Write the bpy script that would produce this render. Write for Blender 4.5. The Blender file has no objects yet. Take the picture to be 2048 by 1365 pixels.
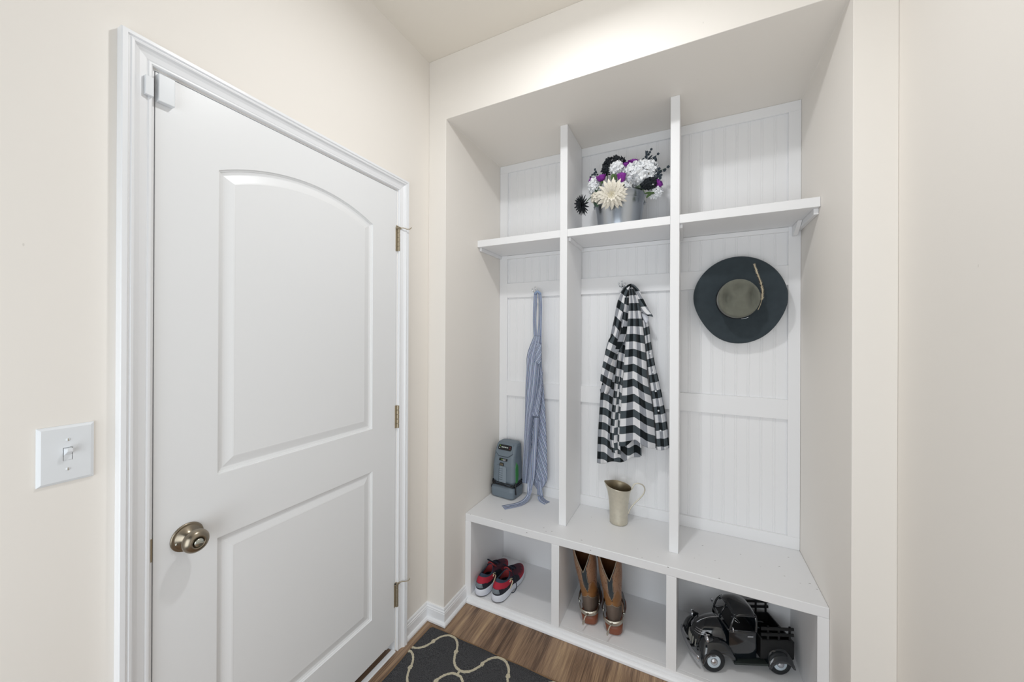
import bpy, bmesh, math, random
from mathutils import Vector, Matrix, Euler
PI = math.pi
R = math.radians
sc = bpy.context.scene
COL = sc.collection

# ------------------------------------------------------------------ camera
FPX, CX, CY_, CZ = 723.8, 1.190, -1.4632, 1.4334
YAW, PITCH, ROLL, PPY = 0.45506, 0.00085, 0.00441, 669.77
_f = Vector((-math.sin(YAW), math.cos(YAW), 0)); _r = Vector((math.cos(YAW), math.sin(YAW), 0)); _z = Vector((0, 0, 1))
FW = _f * math.cos(PITCH) + _z * math.sin(PITCH)
_u = -_f * math.sin(PITCH) + _z * math.cos(PITCH)
RT = _r * math.cos(ROLL) + _u * math.sin(ROLL)
UP = -_r * math.sin(ROLL) + _u * math.cos(ROLL)
EYE = Vector((CX, CY_, CZ))
cd = bpy.data.cameras.new('camera'); cam = bpy.data.objects.new('camera', cd); COL.objects.link(cam)
M = Matrix.Identity(4)
for i in range(3):
    M[i][0] = RT[i]; M[i][1] = UP[i]; M[i][2] = -FW[i]; M[i][3] = EYE[i]
cam.matrix_world = M
cd.sensor_width = 36; cd.lens = FPX / 2048 * 36
cd.shift_y = (PPY - 682.5) / 2048
cd.clip_start = 0.02
sc.camera = cam

# ------------------------------------------------------------------ world, lights, exposure
sc.view_settings.view_transform = 'Standard'; sc.view_settings.look = 'None'
sc.view_settings.gamma = 1; sc.view_settings.use_curve_mapping = False
sc.view_settings.exposure = 0.0
w = bpy.data.worlds.new('world'); sc.world = w; w.use_nodes = True
w.node_tree.nodes['Background'].inputs[0].default_value = (0.90, 0.95, 1.0, 1)
w.node_tree.nodes['Background'].inputs[1].default_value = 0.04
LIGHT = Vector((0.86, -0.58, 2.72))
ld = bpy.data.lights.new('ceiling_bulb', 'POINT'); ld.energy = 1.2; ld.color = (0.97, 0.985, 1.0); ld.shadow_soft_size = 0.055
dd = bpy.data.lights.new('ceiling_lens', 'AREA'); dd.shape = 'DISK'; dd.size = 0.12; dd.energy = 8.3; dd.color = (0.97, 0.985, 1.0)
do_ = bpy.data.objects.new('ceiling_lens', dd); do_.location = LIGHT + Vector((0, 0, 0.01)); COL.objects.link(do_)
lo = bpy.data.objects.new('ceiling_bulb', ld); lo.location = LIGHT; COL.objects.link(lo)
ad = bpy.data.lights.new('hall_fill', 'AREA'); ad.energy = 28.5; ad.color = (0.90, 0.955, 1.0); ad.shape = 'RECTANGLE'; ad.size = 1.7; ad.size_y = 1.7  # unseen fill light, added to raise the soft ambient from behind the camera
ao = bpy.data.objects.new('hall_fill', ad); ao.location = (0.9, -2.5, 1.05); ao.rotation_euler = (R(90), 0, 0); COL.objects.link(ao)

# ------------------------------------------------------------------ pixel -> point in the place
def ray(u, v):
    return FW + RT * ((u - 1024) / FPX) + UP * ((PPY - v) / FPX)
def W(u, v, y):
    d = ray(u, v); return EYE + d * ((y - EYE.y) / d.y)
def WZ(u, v, z):
    d = ray(u, v); return EYE + d * ((z - EYE.z) / d.z)

# ------------------------------------------------------------------ materials
def s2l(c):
    c /= 255.0
    return c / 12.92 if c <= 0.04045 else ((c + 0.055) / 1.055) ** 2.4
def C(r, g, b): return (s2l(r), s2l(g), s2l(b), 1)
class NT:
    def __init__(s, name):
        s.m = bpy.data.materials.new(name); s.m.use_nodes = True; s.t = s.m.node_tree; s.b = s.t.nodes['Principled BSDF']
    def n(s, typ, **kw):
        x = s.t.nodes.new(typ)
        for k, v in kw.items():
            if k.startswith('i_'):
                key = k[2:]; key = int(key) if key.isdigit() else key.replace('_', ' ')
                x.inputs[key].default_value = v
            else: setattr(x, k, v)
        return x
    def l(s, a, b): s.t.links.new(a, b)
    def mix(s, fac, a, b, mode='MIX'):
        m = s.n('ShaderNodeMix', data_type='RGBA', blend_type=mode)
        for sock, v in ((m.inputs['Factor'], fac), (m.inputs['A'], a), (m.inputs['B'], b)):
            if hasattr(v, 'is_output') or isinstance(v, bpy.types.NodeSocket): s.l(v, sock)
            else: sock.default_value = v
        return m.outputs['Result']
    def math(s, op, a, b=None, c=None):
        m = s.n('ShaderNodeMath', operation=op)
        for i, v in enumerate((a, b, c)):
            if v is None: continue
            if isinstance(v, bpy.types.NodeSocket): s.l(v, m.inputs[i])
            else: m.inputs[i].default_value = v
        return m.outputs[0]
def mat(name, col, rough=0.5, metal=0.0, noise=0.0, nscale=30, bump=0.0, bscale=200, coat=0.0, spec=None, sheen=0.0, stretch=(1, 1, 1)):
    t = NT(name); b = t.b
    b.inputs['Base Color'].default_value = col; b.inputs['Roughness'].default_value = rough; b.inputs['Metallic'].default_value = metal
    if coat: b.inputs['Coat Weight'].default_value = coat; b.inputs['Coat Roughness'].default_value = 0.08
    if spec is not None: b.inputs['Specular IOR Level'].default_value = spec
    if sheen: b.inputs['Sheen Weight'].default_value = sheen
    tc = t.n('ShaderNodeTexCoord'); mp = t.n('ShaderNodeMapping'); mp.inputs['Scale'].default_value = stretch; t.l(tc.outputs['Object'], mp.inputs[0])
    if noise:
        nz = t.n('ShaderNodeTexNoise'); nz.inputs['Scale'].default_value = nscale; nz.inputs['Detail'].default_value = 5; t.l(mp.outputs[0], nz.inputs['Vector'])
        d = tuple(max(0, c * (1 - noise)) for c in col[:3]) + (1,); e = tuple(min(1, c * (1 + noise)) for c in col[:3]) + (1,)
        t.l(t.mix(nz.outputs['Fac'], d, e), b.inputs['Base Color'])
    if bump:
        nz = t.n('ShaderNodeTexNoise'); nz.inputs['Scale'].default_value = bscale; nz.inputs['Detail'].default_value = 3; t.l(mp.outputs[0], nz.inputs['Vector'])
        bp = t.n('ShaderNodeBump'); bp.inputs['Strength'].default_value = bump; bp.inputs['Distance'].default_value = 0.002
        t.l(nz.outputs['Fac'], bp.inputs['Height']); t.l(bp.outputs[0], b.inputs['Normal'])
    return t.m

def wall_mat():
    t = NT('cream_wall_paint'); b = t.b; b.inputs['Roughness'].default_value = 0.62
    tc = t.n('ShaderNodeTexCoord')
    base = C(242, 237, 230)
    # faint scuffs low on the walls
    mp = t.n('ShaderNodeMapping'); mp.inputs['Scale'].default_value = (14, 14, 6); t.l(tc.outputs['Object'], mp.inputs[0])
    vo = t.n('ShaderNodeTexVoronoi', feature='F1'); vo.inputs['Scale'].default_value = 1.4; t.l(mp.outputs[0], vo.inputs['Vector'])
    dots = t.math('LESS_THAN', vo.outputs['Distance'], 0.03)
    nz = t.n('ShaderNodeTexNoise'); nz.inputs['Scale'].default_value = 2.2; t.l(tc.outputs['Object'], nz.inputs['Vector'])
    keep = t.math('GREATER_THAN', nz.outputs['Fac'], 0.60)
    fac = t.math('MULTIPLY', t.math('MULTIPLY', dots, keep), 0.22)
    t.l(t.mix(fac, base, C(150, 142, 132)), b.inputs['Base Color'])
    nb = t.n('ShaderNodeTexNoise'); nb.inputs['Scale'].default_value = 170; t.l(tc.outputs['Object'], nb.inputs['Vector'])
    bp = t.n('ShaderNodeBump'); bp.inputs['Strength'].default_value = 0.08; bp.inputs['Distance'].default_value = 0.001
    t.l(nb.outputs['Fac'], bp.inputs['Height']); t.l(bp.outputs[0], b.inputs['Normal'])
    return t.m
def chipped_mat():
    t = NT('white_bench_paint'); b = t.b; b.inputs['Roughness'].default_value = 0.38
    tc = t.n('ShaderNodeTexCoord')
    mp = t.n('ShaderNodeMapping'); mp.inputs['Scale'].default_value = (12, 26, 26); t.l(tc.outputs['Object'], mp.inputs[0])
    vo = t.n('ShaderNodeTexVoronoi', feature='F1'); vo.inputs['Scale'].default_value = 1.6; t.l(mp.outputs[0], vo.inputs['Vector'])
    dots = t.math('LESS_THAN', vo.outputs['Distance'], 0.075)
    nz = t.n('ShaderNodeTexNoise'); nz.inputs['Scale'].default_value = 5; t.l(tc.outputs['Object'], nz.inputs['Vector'])
    keep = t.math('GREATER_THAN', nz.outputs['Fac'], 0.52)
    fac = t.math('MULTIPLY', t.math('MULTIPLY', dots, keep), 0.75)
    t.l(t.mix(fac, C(240, 240, 241), C(110, 104, 98)), b.inputs['Base Color'])
    return t.m
def floor_mat():
    t = NT('brown_wood_planks'); b = t.b; b.inputs['Roughness'].default_value = 0.42
    tc = t.n('ShaderNodeTexCoord'); sep = t.n('ShaderNodeSeparateXYZ'); t.l(tc.outputs['Object'], sep.inputs[0])
    PW = 0.1905
    xs = t.math('DIVIDE', t.math('ADD', sep.outputs['X'], 10 * PW - 0.028), PW)
    pid = t.math('FLOOR', xs); fr = t.math('FRACT', xs)
    rnd = t.n('ShaderNodeTexWhiteNoise', noise_dimensions='1D'); t.l(pid, rnd.inputs['W'])
    cb = t.n('ShaderNodeCombineXYZ')
    t.l(t.math('MULTIPLY', sep.outputs['X'], 46), cb.inputs[0])
    t.l(t.math('ADD', t.math('MULTIPLY', sep.outputs['Y'], 2.0), t.math('MULTIPLY', pid, 3.7)), cb.inputs[1])
    t.l(pid, cb.inputs[2])
    n1 = t.n('ShaderNodeTexNoise'); n1.inputs['Scale'].default_value = 1.0; n1.inputs['Detail'].default_value = 6; n1.inputs['Roughness'].default_value = 0.65; n1.inputs['Distortion'].default_value = 0.35
    t.l(cb.outputs[0], n1.inputs['Vector'])
    cb2 = t.n('ShaderNodeCombineXYZ')
    t.l(t.math('MULTIPLY', sep.outputs['X'], 430), cb2.inputs[0]); t.l(t.math('MULTIPLY', sep.outputs['Y'], 9), cb2.inputs[1]); t.l(pid, cb2.inputs[2])
    n2 = t.n('ShaderNodeTexNoise'); n2.inputs['Scale'].default_value = 1.0; n2.inputs['Detail'].default_value = 3; t.l(cb2.outputs[0], n2.inputs['Vector'])
    cb3 = t.n('ShaderNodeCombineXYZ')
    t.l(t.math('MULTIPLY', sep.outputs['X'], 9), cb3.inputs[0]); t.l(t.math('MULTIPLY', sep.outputs['Y'], 1.4), cb3.inputs[1]); t.l(pid, cb3.inputs[2])
    n3 = t.n('ShaderNodeTexNoise'); n3.inputs['Scale'].default_value = 1.0; n3.inputs['Detail'].default_value = 2; t.l(cb3.outputs[0], n3.inputs['Vector'])
    s = t.math('ADD', t.math('MULTIPLY', n1.outputs['Fac'], 0.52), t.math('MULTIPLY', n3.outputs['Fac'], 0.60))
    s = t.math('ADD', s, t.math('MULTIPLY', t.math('SUBTRACT', rnd.outputs['Value'], 0.5), 0.10))
    s = t.math('ADD', s, t.math('MULTIPLY', t.math('SUBTRACT', n2.outputs['Fac'], 0.5), 0.36))
    cr = t.n('ShaderNodeValToRGB'); e = cr.color_ramp.elements
    e[0].position = 0.34; e[0].color = C(70, 54, 44); e[1].position = 0.76; e[1].color = C(200, 170, 134)
    a = e.new(0.48); a.color = C(108, 86, 70); a = e.new(0.58); a.color = C(150, 122, 98)
    t.l(s, cr.inputs[0])
    seam = t.math('LESS_THAN', t.math('ABSOLUTE', t.math('SUBTRACT', fr, 0.5)), 0.4965)
    t.l(t.mix(seam, C(78, 60, 48), cr.outputs[0]), b.inputs['Base Color'])
    bp = t.n('ShaderNodeBump'); bp.inputs['Strength'].default_value = 0.25; bp.inputs['Distance'].default_value = 0.001
    t.l(n2.outputs['Fac'], bp.inputs['Height']); t.l(bp.outputs[0], b.inputs['Normal'])
    return t.m
def carpet_mat(name, ca, cb_, sc_=420):
    t = NT(name); b = t.b; b.inputs['Roughness'].default_value = 0.95; b.inputs['Specular IOR Level'].default_value = 0.1
    tc = t.n('ShaderNodeTexCoord'); nz = t.n('ShaderNodeTexNoise'); nz.inputs['Scale'].default_value = sc_; nz.inputs['Detail'].default_value = 3; t.l(tc.outputs['Object'], nz.inputs['Vector'])
    mr = t.n('ShaderNodeMapRange'); mr.inputs[1].default_value = 0.33; mr.inputs[2].default_value = 0.67; t.l(nz.outputs['Fac'], mr.inputs[0])
    t.l(t.mix(mr.outputs[0], ca, cb_), b.inputs['Base Color'])
    bp = t.n('ShaderNodeBump'); bp.inputs['Strength'].default_value = 0.8; bp.inputs['Distance'].default_value = 0.003
    t.l(nz.outputs['Fac'], bp.inputs['Height']); t.l(bp.outputs[0], b.inputs['Normal'])
    return t.m
def plaid_mat():
    t = NT('buffalo_plaid_flannel'); b = t.b; b.inputs['Roughness'].default_value = 0.9; b.inputs['Specular IOR Level'].default_value = 0.15; b.inputs['Sheen Weight'].default_value = 0.15
    uv = t.n('ShaderNodeUVMap', uv_map='UVMap'); sep = t.n('ShaderNodeSeparateXYZ'); t.l(uv.outputs[0], sep.inputs[0])
    def band(src, pitch):
        return t.math('LESS_THAN', t.math('FRACT', t.math('DIVIDE', src, pitch)), 0.5)
    a = band(sep.outputs[0], 0.084); c = band(sep.outputs[1], 0.080)
    nz = t.n('ShaderNodeTexNoise'); nz.inputs['Scale'].default_value = 900; t.l(uv.outputs[0], nz.inputs['Vector'])
    mr = t.n('ShaderNodeMapRange'); mr.inputs[1].default_value = 0.38; mr.inputs[2].default_value = 0.62; t.l(nz.outputs['Fac'], mr.inputs[0])
    lg = t.mix(mr.outputs[0], C(116, 120, 128), C(178, 181, 187)); dg = t.mix(mr.outputs[0], C(20, 28, 33), C(104, 114, 120))
    wh = C(232, 232, 234); bk = C(22, 28, 31)
    top = t.mix(a, wh, lg); bot = t.mix(a, dg, bk)
    t.l(t.mix(c, top, bot), b.inputs['Base Color'])
    return t.m
def stripe_mat():
    t = NT('blue_striped_cotton'); b = t.b; b.inputs['Roughness'].default_value = 0.9; b.inputs['Specular IOR Level'].default_value = 0.15
    uv = t.n('ShaderNodeUVMap', uv_map='UVMap'); sep = t.n('ShaderNodeSeparateXYZ'); t.l(uv.outputs[0], sep.inputs[0])
    fr = t.math('FRACT', t.math('DIVIDE', sep.outputs[0], 0.034))
    cr = t.n('ShaderNodeValToRGB'); cr.color_ramp.interpolation = 'CONSTANT'; e = cr.color_ramp.elements
    A = C(160, 168, 190); Bm = C(112, 126, 160); D = C(40, 44, 68); L = C(206, 214, 230)
    e[0].position = 0; e[0].color = A; e[1].position = 0.16; e[1].color = Bm
    for p, c in ((0.26, L), (0.34, D), (0.40, A), (0.45, D), (0.51, L), (0.60, Bm), (0.74, A), (0.82, D), (0.86, L)):
        q = e.new(p); q.color = c
    t.l(fr, cr.inputs[0])
    nz = t.n('ShaderNodeTexNoise'); nz.inputs['Scale'].default_value = 60; t.l(uv.outputs[0], nz.inputs['Vector'])
    t.l(t.mix(0.18, cr.outputs[0], nz.outputs['Color'], 'SOFT_LIGHT'), b.inputs['Base Color'])
    return t.m
MAT = dict(
    wall=wall_mat(), ceil=mat('ceiling_paint', C(240, 234, 224), 0.8), trim=mat('white_trim_paint', C(243, 244, 246), 0.32),
    bench=chipped_mat(), cab=mat('white_locker_paint', C(243, 243, 244), 0.42, bump=0.05, bscale=60), door=mat('white_door_paint', C(242, 243, 244), 0.36, bump=0.06, bscale=160),
    floor=floor_mat(), rug=carpet_mat('charcoal_pile', C(40, 41, 44), C(96, 96, 98)), rugline=carpet_mat('ivory_pile', C(186, 176, 150), C(226, 218, 196), 500), rugedge=mat('tan_rug_binding', C(132, 104, 76), 0.9),
    nickel=mat('brushed_nickel', C(150, 140, 124), 0.30, 1.0), brightm=mat('bright_nickel', C(205, 208, 200), 0.22, 1.0), hinge=mat('worn_nickel', C(176, 164, 142), 0.45, 0.75), dark=mat('dark_gap', C(30, 28, 26), 0.8),
    plate=mat('white_plastic', C(232, 235, 238), 0.3), chrome=mat('chrome', C(225, 228, 232), 0.10, 1.0), pewter=mat('aged_pewter', C(214, 208, 192), 0.42, 0.8, noise=0.12, nscale=60, bump=0.15, bscale=90),
    pewterin=mat('tarnished_pewter', C(150, 138, 116), 0.38, 0.9), galv=mat('galvanised_steel', C(178, 184, 192), 0.26, 1.0, noise=0.05, nscale=40, bump=0.05, bscale=300, stretch=(1, 1, 0.05)),
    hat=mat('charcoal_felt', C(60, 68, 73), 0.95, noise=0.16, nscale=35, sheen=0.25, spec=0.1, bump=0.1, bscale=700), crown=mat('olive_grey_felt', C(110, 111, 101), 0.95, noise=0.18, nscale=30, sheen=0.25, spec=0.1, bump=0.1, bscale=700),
    feather=mat('cream_feather', C(210, 196, 168), 0.8, noise=0.35, nscale=120), featherb=mat('brown_feather', C(74, 50, 32), 0.9),
    plaid=plaid_mat(), stripe=stripe_mat(), plainw=mat('white_cotton', C(225, 227, 235), 0.9), bluelin=mat('pale_blue_cotton', C(150, 168, 198), 0.9),
)
# ------------------------------------------------------------------ mesh helpers
class MB:
    def __init__(s): s.v = []; s.f = []; s.m = []; s.uv = []; s.uvf = {}
    def grid(s, P, m=0, cu=False, cv=False, uv=None, mf=None, flip=False):
        n = len(P); k = len(P[0]); b = len(s.v)
        for row in P:
            for p in row: s.v.append(Vector(p))
        for i in range(n if cu else n - 1):
            for j in range(k if cv else k - 1):
                i2 = (i + 1) % n; j2 = (j + 1) % k
                q = [b + i * k + j, b + i * k + j2, b + i2 * k + j2, b + i2 * k + j]
                if flip: q.reverse()
                if uv:
                    c = [uv[i][j], uv[i][j2], uv[i2][j2], uv[i2][j]]
                    if flip: c.reverse()
                    s.uvf[len(s.f)] = c
                s.f.append(q); s.m.append(mf(i, j) if mf else m)
        return b
    def ngon(s, pts, m=0):
        b = len(s.v); s.v += [Vector(p) for p in pts]; s.f.append(list(range(b, b + len(pts)))); s.m.append(m)
    def loft(s, rings, m=0, caps=True, mf=None):
        b = s.grid(rings, m, cv=True, mf=mf); k = len(rings[0]); n = len(rings)
        if caps:
            s.f.append([b + j for j in range(k)][::-1]); s.m.append(m if not mf else mf(0, 0))
            s.f.append([b + (n - 1) * k + j for j in range(k)]); s.m.append(m if not mf else mf(n - 2, 0))
    def box(s, x0, x1, y0, y1, z0, z1, m=0):
        b = len(s.v)
        s.v += [Vector(p) for p in ((x0, y0, z0), (x1, y0, z0), (x1, y1, z0), (x0, y1, z0), (x0, y0, z1), (x1, y0, z1), (x1, y1, z1), (x0, y1, z1))]
        for q in ((0, 3, 2, 1), (4, 5, 6, 7), (0, 1, 5, 4), (1, 2, 6, 5), (2, 3, 7, 6), (3, 0, 4, 7)):
            s.f.append([b + i for i in q]); s.m.append(m)
    def tube(s, pts, r, n=8, m=0, rf=None, caps=True):
        pts = [Vector(p) for p in pts]; rings = []; nrm = None
        for i, p in enumerate(pts):
            t = (pts[min(i + 1, len(pts) - 1)] - pts[max(i - 1, 0)]).normalized()
            if nrm is None:
                a = Vector((0, 0, 1)) if abs(t.z) < 0.9 else Vector((1, 0, 0)); nrm = t.cross(a).normalized()
            else:
                nrm = (nrm - t * nrm.dot(t)); nrm = nrm.normalized() if nrm.length > 1e-8 else t.orthogonal().normalized()
            bn = t.cross(nrm); rr = r if rf is None else rf(i / (len(pts) - 1))
            rx, ry = rr if isinstance(rr, tuple) else (rr, rr)
            rings.append([p + nrm * (math.cos(2 * PI * k / n) * rx) + bn * (math.sin(2 * PI * k / n) * ry) for k in range(n)])
        s.loft(rings, m, caps)
    def lathe(s, prof, c=(0, 0, 0), n=32, m=0, mf=None, ax=None, caps=False):
        c = Vector(c); ax = Vector(ax).normalized() if ax else Vector((0, 0, 1))
        a = ax.orthogonal().normalized() if abs(ax.z) < 0.99 else Vector((1, 0, 0)); b2 = ax.cross(a)
        rings = [[c + ax * z + (a * math.cos(2 * PI * k / n) + b2 * math.sin(2 * PI * k / n)) * r for k in range(n)] for r, z in prof]
        s.loft(rings, m, caps, mf=mf)
    def ball(s, c, r, n=12, k=8, m=0, sc3=(1, 1, 1)):
        c = Vector(c); rings = []
        for i in range(k + 1):
            a = PI * i / k
            rr = max(math.sin(a), 0.001)
            rings.append([c + Vector((math.cos(2 * PI * j / n) * rr * sc3[0], math.sin(2 * PI * j / n) * rr * sc3[1], -math.cos(a) * sc3[2])) * r for j in range(n)])
        s.loft(rings, m, False)
    def xf(s, Mx, start=0):
        for i in range(start, len(s.v)): s.v[i] = Mx @ s.v[i]
    def build(s, name, mats, parent=None, smooth=False, bevel=0, subd=0, solid=0, local=False, origin=None, seg=2, fix=True):
        me = bpy.data.meshes.new(name); o = bpy.data.objects.new(name, me); COL.objects.link(o)
        vs = s.v
        if parent is not None:
            o.parent = parent
            if not local:
                inv = Matrix.LocRotScale(parent.location, parent.rotation_euler, parent.scale).inverted()
                if parent.parent is not None:
                    pp = parent.parent; inv = inv @ Matrix.LocRotScale(pp.location, pp.rotation_euler, pp.scale).inverted()
                vs = [inv @ v for v in vs]
        elif not local:
            if origin is None:
                origin = Vector(((min(v.x for v in vs) + max(v.x for v in vs)) / 2, (min(v.y for v in vs) + max(v.y for v in vs)) / 2, min(v.z for v in vs)))
            o.location = origin; vs = [v - Vector(origin) for v in vs]
        me.from_pydata([tuple(v) for v in vs], [], s.f)
        if not isinstance(mats, (list, tuple)): mats = [mats]
        for x in mats: me.materials.append(MAT[x] if isinstance(x, str) else x)
        for p, mi in zip(me.polygons, s.m): p.material_index = mi; p.use_smooth = smooth
        if s.uvf:
            ul = me.uv_layers.new(name='UVMap')
            for fi, cs in s.uvf.items():
                p = me.polygons[fi]
                for li, c in zip(p.loop_indices, cs): ul.data[li].uv = c
        me.update()
        if fix:
            bm = bmesh.new(); bm.from_mesh(me); bmesh.ops.remove_doubles(bm, verts=bm.verts, dist=1e-6); bmesh.ops.recalc_face_normals(bm, faces=bm.faces); bm.to_mesh(me); bm.free()
        if bevel:
            md = o.modifiers.new('bevel', 'BEVEL'); md.width = bevel; md.segments = seg; md.limit_method = 'ANGLE'; md.angle_limit = R(40); md.use_clamp_overlap = True
        if subd:
            md = o.modifiers.new('subdivision', 'SUBSURF'); md.levels = subd; md.render_levels = subd
        if solid:
            md = o.modifiers.new('thickness', 'SOLIDIFY'); md.thickness = solid; md.offset = 0
        return o
def thing(name, label, cat, loc=(0, 0, 0), rotz=0, group=None, kind=None, rot=None):
    o = bpy.data.objects.new(name, None); COL.objects.link(o); o.location = loc
    o.rotation_euler = rot if rot else (0, 0, rotz); o.empty_display_size = 0.05
    return tag(o, label, cat, group, kind)
def sub(name, parent, loc, label=None):
    o = bpy.data.objects.new(name, None); COL.objects.link(o); o.parent = parent
    o.location = Vector(loc) - parent.location; o.empty_display_size = 0.03
    if label: o['label'] = label
    return o
def tag(o, label=None, cat=None, group=None, kind=None):
    if label: o['label'] = label
    if cat: o['category'] = cat
    if group: o['group'] = group
    if kind: o['kind'] = kind
    return o
def B(name, mats, *a, parent=None, bevel=0.0012, **k):
    mb = MB(); mb.box(*a); return mb.build(name, mats, parent, bevel=bevel, **k)
def lerp(a, b, t): return a + (b - a) * t
def sm(a, b, x):
    t = max(0, min(1, (x - a) / (b - a))); return t * t * (3 - 2 * t)
def poly_at(pts, n):
    """resample a polyline of tuples to n points, smoothly (Catmull-Rom)"""
    pts = [Vector(p) for p in pts]; d = [0]
    for a, b in zip(pts, pts[1:]): d.append(d[-1] + (b - a).length)
    out = []
    for i in range(n):
        s = d[-1] * i / (n - 1); k = 0
        while k < len(d) - 2 and d[k + 1] < s: k += 1
        t = (s - d[k]) / max(1e-9, d[k + 1] - d[k])
        p0, p1, p2, p3 = pts[max(k - 1, 0)], pts[k], pts[k + 1], pts[min(k + 2, len(pts) - 1)]
        q = 0.5 * ((2 * p1) + (p2 - p0) * t + (2 * p0 - 5 * p1 + 4 * p2 - p3) * t * t + (3 * p1 - p0 - 3 * p2 + p3) * t ** 3)
        out.append(q)
    return out

# ------------------------------------------------------------------ the room
HC, HN, XN0, XN1, DN, XR, YBK = 2.8153, 2.5013, 0.1058, 1.6416, 0.570, 1.7458, -1.95
ZB, YB, YP, ZS = 0.4675, 0.1865, 0.2994, 1.9696
def struct(name, mb, m, **k):
    o = mb.build(name, m, **k); o['kind'] = 'structure'; return o
T = 0.10
mb = MB(); mb.box(-T, XR + T, YBK, DN + 0.13, -0.10, 0); struct('floor', mb, 'floor', origin=(0, 0, 0))
mb = MB(); mb.box(-T, XR + T, YBK, T, HC, HC + 0.1); struct('ceiling', mb, 'ceil')
DY0, DY1, DZ0, DZ1 = -1.0478, -0.2261, 0.050, 2.082       # door slab
OY0, OY1, OZ1 = -1.0528, -0.2190, 2.0865                  # opening in the wall
mb = MB(); mb.box(-T, 0, YBK, OY0, 0, HC); mb.box(-T, 0, OY1, DN + 0.13, 0, HC); mb.box(-T, 0, OY0, OY1, OZ1, HC); struct('wall_left', mb, 'wall')
mb = MB(); mb.box(XR, XR + T, YBK, DN + 0.13, 0, HC); struct('wall_right', mb, 'wall')
mb = MB()
out = [(0, 0), (XN0, 0), (XN0, HN), (XN1, HN), (XN1, 0), (XR, 0), (XR, HC), (0, HC)]
mb.loft([[(x, y, z) for x, z in out] for y in (0, DN + 0.13)]); mb.box(XN0 - 0.02, XN1 + 0.02, DN + 0.03, DN + 0.12, 0.001, HN + 0.02)
struct('wall_back', mb, 'wall', bevel=0.002)

# baseboard with a moulded cap and a quarter-round shoe
BASE = [(0.0, 0.0), (0.016, 0.0), (0.0165, 0.0), (0.022, 0.003), (0.0225, 0.012), (0.018, 0.019), (0.012, 0.021), (0.0115, 0.058), (0.010, 0.060), (0.0105, 0.066), (0.007, 0.070), (0.0065, 0.078), (0.004, 0.082), (0.0, 0.082)]
def sweep(name, path, prof, m, parent=None, ups=None, closed_ends=True, kind=None, bevel=0):
    """profile (d,h) swept along path points, d to the left-hand side of travel in XY, mitred"""
    mb = MB(); rings = []
    P = [Vector((p[0], p[1], 0)) for p in path]
    for i, p in enumerate(P):
        def nr(a, b): t = (b - a).normalized(); return Vector((-t.y, t.x, 0))
        if i == 0: n = nr(P[0], P[1]); k = 1
        elif i == len(P) - 1: n = nr(P[-2], P[-1]); k = 1
        else:
            n1, n2 = nr(P[i - 1], P[i]), nr(P[i], P[i + 1]); n = (n1 + n2).normalized(); k = 1 / max(0.3, n.dot(n1))
        rings.append([p + n * (d * k) + Vector((0, 0, h)) for d, h in prof])
    mb.loft(rings, 0, True)
    o = mb.build(name, m, parent, origin=None)
    if kind: o['kind'] = kind
    return o
def bb(name, path): return sweep(name, path, BASE, 'trim', kind='structure')
bb('baseboard_left', [(XN0, YB + 0.001), (XN0, 0), (0, 0), (0, -0.166)])
bb('baseboard_door', [(0, -1.1145), (0, YBK)])
bb('baseboard_right', [(XR, YBK), (XR, 0), (XN1, 0), (XN1, YB + 0.001)])

# ---- door casing (mitred colonial profile), jamb and threshold
CI = [(-1.056, 0.0), (-1.056, 2.089), (-0.2165, 2.089), (-0.2165, 0.0)]
CO = [(-1.1145, 0.0), (-1.1145, 2.1395), (-0.168, 2.1395), (-0.168, 0.0)]
CP = [(0, -0.0005), (0, 0.009), (.05, 0.0115), (.12, 0.0115), (.16, 0.009), (.20, 0.0105), (.42, 0.013), (.54, 0.017), (.62, 0.0225), (.70, 0.0235), (.74, 0.0205), (.78, 0.0205), (.82, 0.0245), (.97, 0.0245), (1, 0.022), (1, -0.0005)]
mb = MB(); rings = []
for (yi, zi), (yo, zo) in zip(CI, CO):
    rings.append([(x, lerp(yi, yo, f), lerp(zi, zo, f)) for f, x in CP])
mb.loft(rings, 0, True)
o = mb.build('trim_1', 'trim'); o['kind'] = 'structure'
mb = MB()
for a in ((-0.10, -0.0005, OY0 - 0.0001, -1.0498, 0, OZ1), (-0.10, -0.0005, -0.2241, OY1 + 0.0001, 0, OZ1), (-0.10, -0.0005, -1.0498, -0.2241, 2.084, OZ1 + 0.0001)): mb.box(*a)
for a in ((-0.056, -0.0385, -1.0498, -1.0385, 0, 2.084), (-0.056, -0.0385, -0.2355, -0.2241, 0, 2.084), (-0.056, -0.0385, -1.0385, -0.2355, 2.0725, 2.084)): mb.box(*a)
o = mb.build('trim_2', 'trim'); o['kind'] = 'structure'
mb = MB(); mb.box(-0.016, 0.008, -1.0497, -0.2242, 0.0, 0.006)
o = mb.build('trim_3', 'trim', bevel=0.002); o['kind'] = 'structure'

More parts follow.
